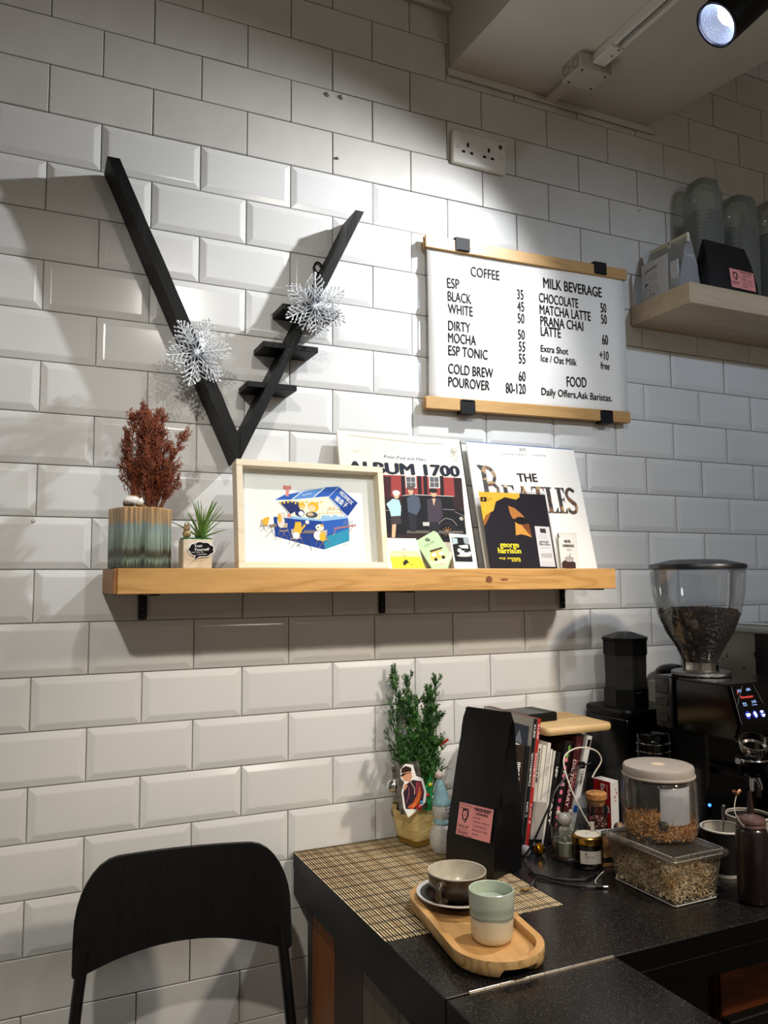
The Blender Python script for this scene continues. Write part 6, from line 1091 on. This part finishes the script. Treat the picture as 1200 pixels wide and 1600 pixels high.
bt = []; q0 = nb(); bmesh.ops.create_icosphere(q0, subdivisions=1, radius=1); iv = [v.co.copy() for v in q0.verts]; q0.verts.ensure_lookup_table(); iff = [[v.index for v in f.verts] for f in q0.faces]; q0.free()
def bean(p, Mx, s_):
    vs_ = [b.verts.new(Vector(p) + Mx @ Vector((v.x * s_ * 1.45, v.y * s_, v.z * s_ * .7))) for v in iv]
    for f in iff: b.faces.new([vs_[i] for i in f])
for i in range(1500):
    z = r_.uniform(.378, .484); a = r_.uniform(0, 6.283)
    if z < .42 and r_.random() < .35: continue
    q = rad(z) - .0050; Mx = Matrix.Rotation(a, 3, 'Z') @ Matrix.Rotation(1.57 - .7, 3, 'Y') @ Matrix.Rotation(r_.uniform(0, 3), 3, 'Z'); bean((q * math.cos(a), q * math.sin(a), z), Mx, r_.uniform(.0032, .0040))
for i in range(600):
    a = r_.uniform(0, 6.283); q = .082 * math.sqrt(r_.random()); Mx = Matrix.Rotation(r_.uniform(0, 6.28), 3, 'Z') @ Matrix.Rotation(r_.uniform(-.6, .6), 3, 'Y'); bean((q * math.cos(a), q * math.sin(a), .488 + .006 * (1 - q / .082) + r_.uniform(-.002, .003)), Mx, r_.uniform(.0032, .0040))
print('bean faces', len(b.faces)); link('coffee_beans', b, BEAN, t, True, kind='stuff')
# body: left side is at x=1.37, sloping display at the front
gx0, gx1 = 1.37 - GX, 1.560 - GX
b = nb(); prism(b, [(.055, .3470), (-.151, .3470), (-.175, .2695), (-.165, .2400), (.055, .2380)], gx0, gx1, 'YZ'); bmesh.ops.bevel(b, geom=b.edges[:], offset=.004, segments=2, affect='EDGES'); link('upper_housing', b, BLACK_G, t, True)
b = nb()
for z in (.250, .285, .312): box(b, gx0 - .016, gx0 - .0115, .002, .034, z, z + .016, .002)
link('side_grip', b, mat('grip_rubber', '17181a', .5), t)
link('side_column', box(nb(), gx0 - .0110, gx0 - .0008, -.004, .040, .238, .3465, .004, 2), mat('column_black', '1a1b1e', .4), t, True)
link('neck', box(nb(), gx0 + .030, gx1 - .015, -.060, .044, .042, .2375, .006, 2), BLACK_G, t)
link('base', stack(nb(), [([(gx0 + .01, -.072), (gx1, -.072), (gx1, .044), (gx0 + .01, .044)], 0), ([(gx0 + .01, -.072), (gx1, -.072), (gx1, .044), (gx0 + .01, .044)], .026), ([(gx0 + .02, -.065), (gx1 - .01, -.065), (gx1 - .01, .042), (gx0 + .02, .042)], .0415)]), BLACK, t)
link('trim_line', box(nb(), gx0 - .002, gx1, -.1668, -.1655, .2385, .2400), mat('trim_glint', '6a6a6c', .3, .8), t)
# display on the slope from (y -.122,z .306) to (y -.146,z .228)
def disp(u, v, h):
    s = v / 82; return (gx0 + .006 + u / 1000, -.175 + .024 * s - .0012 - h, .2695 + .0775 * s)
dp = nb(); vsd = [dp.verts.new(disp(*q, 0)) for q in ((0, 3), (190, 3), (190, 79), (0, 79))]; dp.faces.new(vsd); link('display_glass', dp, BLACK_G, t)
UI = mat('display_text', '8fb8ff', .5, emit=('a8c8ff', 1.0)); UI2 = mat('display_red', 'ff5040', .5, emit=('e05050', .7)); UI3 = mat('display_icons', 'cfe4ff', .5, emit=('b8dcff', 5.0)); UI4 = mat('display_glow', '0a1a80', .5, emit=('1028c0', .3))
art('display_text', t, [('t', 'k', '22.5', 14, 66, 24, 67, 5), ('t', 'k', '45%', 38, 67, 50, 68, 5), ('t', 'k', '08:30', 18, 42, 28, 42, 3), ('t', 'k', 'Mon 24', 19, 38, 29, 38, 3), ('t', 'k', '3120', 44, 42, 56, 43, 5), ('t', 'k', 'total', 42, 38, 56, 38, 2)], mapf=lambda u, v, h: (disp(u, v, h)[0], disp(u, v, h)[1] - .0006, disp(u, v, h)[2]), m=UI)
art('display_name', t, [('t', 'k', 'Fiorenzato', 18, 53, 52, 54, 5), ('l', 'k', .8, [(12, 62), (13, 70)])], mapf=lambda u, v, h: (disp(u, v, h)[0], disp(u, v, h)[1] - .0006, disp(u, v, h)[2]), m=UI2)
art('button_glow', t, [('c', 'k', 24 + 20 * i, 20, 7.5, 8) for i in range(3)], mapf=lambda u, v, h: (disp(u, v, h)[0], disp(u, v, h)[1] - .0005, disp(u, v, h)[2]), m=UI4)
ic = []
for i in range(3):
    x0 = 24 + 20 * i
    if i == 2: ic += [('p', 'k', [(x0 - 5, 26), (x0 + 4, 26), (x0 + 2, 22), (x0 - 3, 22)]), ('p', 'k', [(x0 - 3, 19), (x0 + 6, 19), (x0 + 4, 14.5), (x0 - 1, 14.5)])]
    elif i == 1: ic += [('p', 'k', [(x0 - 4, 24), (x0, 26), (x0 + 3, 22), (x0 + 4, 17), (x0 + 1, 14), (x0 - 2, 18)])]
    else: ic += [('p', 'k', [(x0 - 5, 23), (x0 + 5, 23), (x0 + 3, 17), (x0 - 2.5, 17)]), ('l', 'k', 1, [(x0 + 4, 22), (x0 + 7, 21), (x0 + 4, 19)])]
art('button_icons', t, ic, mapf=lambda u, v, h: (disp(u, v, h)[0], disp(u, v, h)[1] - .0009, disp(u, v, h)[2]), m=UI3)
art('bezel_line', t, [('l', '8a8a90', .5, [(0, 38), (32, 80)]), ('l', '8a8a90', .6, [(0, 79), (0, 3)]), ('l', '77777c', .6, [(62, 79), (74, 40)])], mapf=lambda u, v, h: (disp(u, v, h)[0], disp(u, v, h)[1] - .0007, disp(u, v, h)[2]))
link('status_light', ball(nb(), (gx0 + .030, -.0630, .088), .0034, 2), mat('blue_led', '2050ff', .4, emit=('2a60ff', 6)), t, True)
for q in (.05, .115): link('fork_prong', box(nb(), gx0 + q, gx0 + q + .010, -.150, -.0605, .150, .162, .002), mat('fork_metal', '2a2a2c', .3, .8), t)
# portafilter stand-in for the shiny parts right of the grinder neck
t = thing('tamping_ring', 'polished steel ring on the black holder below the grinder display', 'ring', (1.3560, -.5200, ZC + .2440), (math.radians(22), math.radians(-18), 0))
link('ring_wall', lathe(nb(), [(.020, -.009), (.0265, -.009), (.0275, -.007), (.0275, .007), (.0262, .009), (.0245, .009), (.0240, -.006), (.020, -.009)], 44), mat('steel_polish', 'b0b0ac', .12, 1), t, True)
t = thing('portafilter', 'dark coffee filter holder with steel spouts hanging below the grinder display', 'portafilter', (1.3620, -.5080, ZC + .1900))
link('basket', lathe(nb(), [(0, -.006), (.020, -.006), (.028, .004), (.029, .022), (.0305, .024), (.0290, .026), (.026, .020), (0, .002)], 36), BLACK_G, t, True)
link('steel_lip', lathe(nb(), [(.0292, .0235), (.0312, .0245), (.0292, .027)], 36), CHROME, t, True)
b = nb(); tube(b, [(-.026, -.012, .018), (-.058, -.020, .030)], [.0030, .0055], 10); link('spring_clip', b, CHROME, t, True)
link('handle', tube(nb(), [(.006, -.028, .010), (.012, -.075, -.006), (.016, -.110, -.022)], [.0085, .0115, .0125], 14), BLACK, t, True)
b = nb()
for s in (-1, 1): tube(b, [(s * .004, -.004, -.006), (s * .011, -.008, -.022), (s * .012, -.009, -.032)], [.006, .0045, .0038], 10)
link('spout', b, CHROME, t, True)
# espresso machine at the right edge
t = thing('espresso_machine', 'large dark espresso machine with stained steel side at the right edge', 'espresso machine', (2.06, -.20, ZC + .0005))
def stained():
    m = mat('stained_steel', '8c8880', .38, .75); N = m.node_tree.nodes; L = m.node_tree.links
    n = N.new('ShaderNodeTexNoise'); n.inputs['Scale'].default_value = 38; n.inputs['Detail'].default_value = 5; L.new(N['Texture Coordinate'].outputs['Object'], n.inputs[0]); r = N.new('ShaderNodeValToRGB'); r.color_ramp.elements[0].position = .62; r.color_ramp.elements[1].position = .68
    r.color_ramp.elements[0].color = (*srgb('8c8880'), 1); r.color_ramp.elements[1].color = (*srgb('2a2724'), 1); L.new(n.outputs['Fac'], r.inputs[0]); L.new(r.outputs[0], N['Principled BSDF'].inputs['Base Color']); return m
link('side_panel', box(nb(), -.3415, -.3385, -.02, .190, .03, .425, .001), stained(), t)
link('side_frame', box(nb(), -.346, -.337, -.24, -.0205, .03, .425, .002), BLACK_G, t)
link('body', box(nb(), -.338, .34, -.24, .190, .03, .425, .004), BLACK, t)
link('cup_tray', box(nb(), -.36, .36, -.26, .194, .4255, .437, .003), STEEL, t)
link('cup_rail', tube(nb(), [(-.355, .18, .448), (-.355, -.255, .448), (.355, -.255, .448)], .0035, 10), CHROME, t, True)
for x, y in ((-.31, -.2), (.31, -.2), (-.31, .15), (.31, .15)): link('foot', lathe(nb(), [(0, 0), (.022, 0), (.020, .030), (0, .030)], 20, (x, y, 0)), BLACK, t, True)
b = nb(); lathe(b, [(0, .0), (.04, .0), (.045, .02), (.045, .05), (0, .055)], 24, (-.24, -.29, .20)); link('group_head', b, CHROME, t, True)
t = thing('tamper_handle', 'small black rounded cap on the wall side between canister and grinder', 'cap', (1.6000, -.060, ZC + .0005))
link('stand', box(nb(), -.036, .038, -.030, .050, 0, .300, .004), mat('grey_stand', '8d8a82', .5), t)
link('cap', ball(nb(), (.010, .01, .322), .036, 3, (1.2, 1, .55)), BLACK_G, t, True)

# ------------------------------------------------------------------ chair
t = thing('bar_chair', 'black chair with a curved wooden back and tube legs by the tiled wall', 'chair', (.345, -.24, 0), (0, 0, math.radians(-7)))
# back panel: curved plywood, 0.36 wide; local x across, y depth
def backpanel():
    bm = nb(); NU = 28; W2 = .178; th = .010; F_, B_ = [], []
    def zt_(u):   # top edge: rounded corners
        a = abs(u) / W2
        return .178 - (0 if a < .62 else (1 - math.sqrt(max(0, 1 - ((a - .62) / .38) ** 2))) * .110)
    def zb_(u):
        a = abs(u) / W2; z = .030 * (1 - a * a)
        return z if a < .93 else z + (1 - math.sqrt(max(0, 1 - ((a - .93) / .07) ** 2))) * .012
    for i in range(NU + 1):
        u = -W2 + 2 * W2 * (.5 - .5 * math.cos(math.pi * i / NU)); cy = .030 * (1 - (u / W2) ** 2); f, b_ = [], []
        for j in range(9):
            z = zb_(u) + (zt_(u) - zb_(u)) * j / 8; y = cy + .012 * j / 8
            f.append(bm.verts.new((u, y - th / 2, z))); b_.append(bm.verts.new((u, y + th / 2, z)))
        F_.append(f); B_.append(b_)
    for i in range(NU):
        for j in range(8):
            bm.faces.new((F_[i][j], F_[i + 1][j], F_[i + 1][j + 1], F_[i][j + 1])); bm.faces.new((B_[i + 1][j], B_[i][j], B_[i][j + 1], B_[i + 1][j + 1]))
        bm.faces.new((F_[i][8], F_[i + 1][8], B_[i + 1][8], B_[i][8])); bm.faces.new((F_[i + 1][0], F_[i][0], B_[i][0], B_[i + 1][0]))
    for i in (0, NU):
        for j in range(8): bm.faces.new((F_[i][j], F_[i][j + 1], B_[i][j + 1], B_[i][j]))
    return bm
bp = link('backrest', backpanel(), wood('black_ash', '0c0a0a', '040303', 'Z', 30, .5, .6), t, True, loc=(0, 0, .824))
FR = mat('black_tube', '0a0a0b', .35)
for s, nm in ((-1, 'leg'), (1, 'leg')):
    link(nm, tube(nb(), [(s * .160, .010, .868), (s * .168, .008, .80), (s * .185, -.012, .62), (s * .20, -.10, .012)], .0095, 12), FR, t, True)
    link('leg', tube(nb(), [(s * .172, .0, .600), (s * .188, -.30, .60), (s * .195, -.12, .30), (s * .20, .10, .012)], .0095, 12), FR, t, True)
link('seat', stack(nb(), [(rsq2(.180, .165, .06, 8), .612), (rsq2(.184, .169, .06, 8), .616), (rsq2(.184, .169, .06, 8), .624), (rsq2(.178, .163, .06, 8), .628)]), bpy.data.materials['black_ash'], t, True, loc=(0, -.170, 0))
link('stretcher', tube(nb(), [(-.196, -.085, .20), (.196, -.085, .20)], .008, 10), FR, t, True)
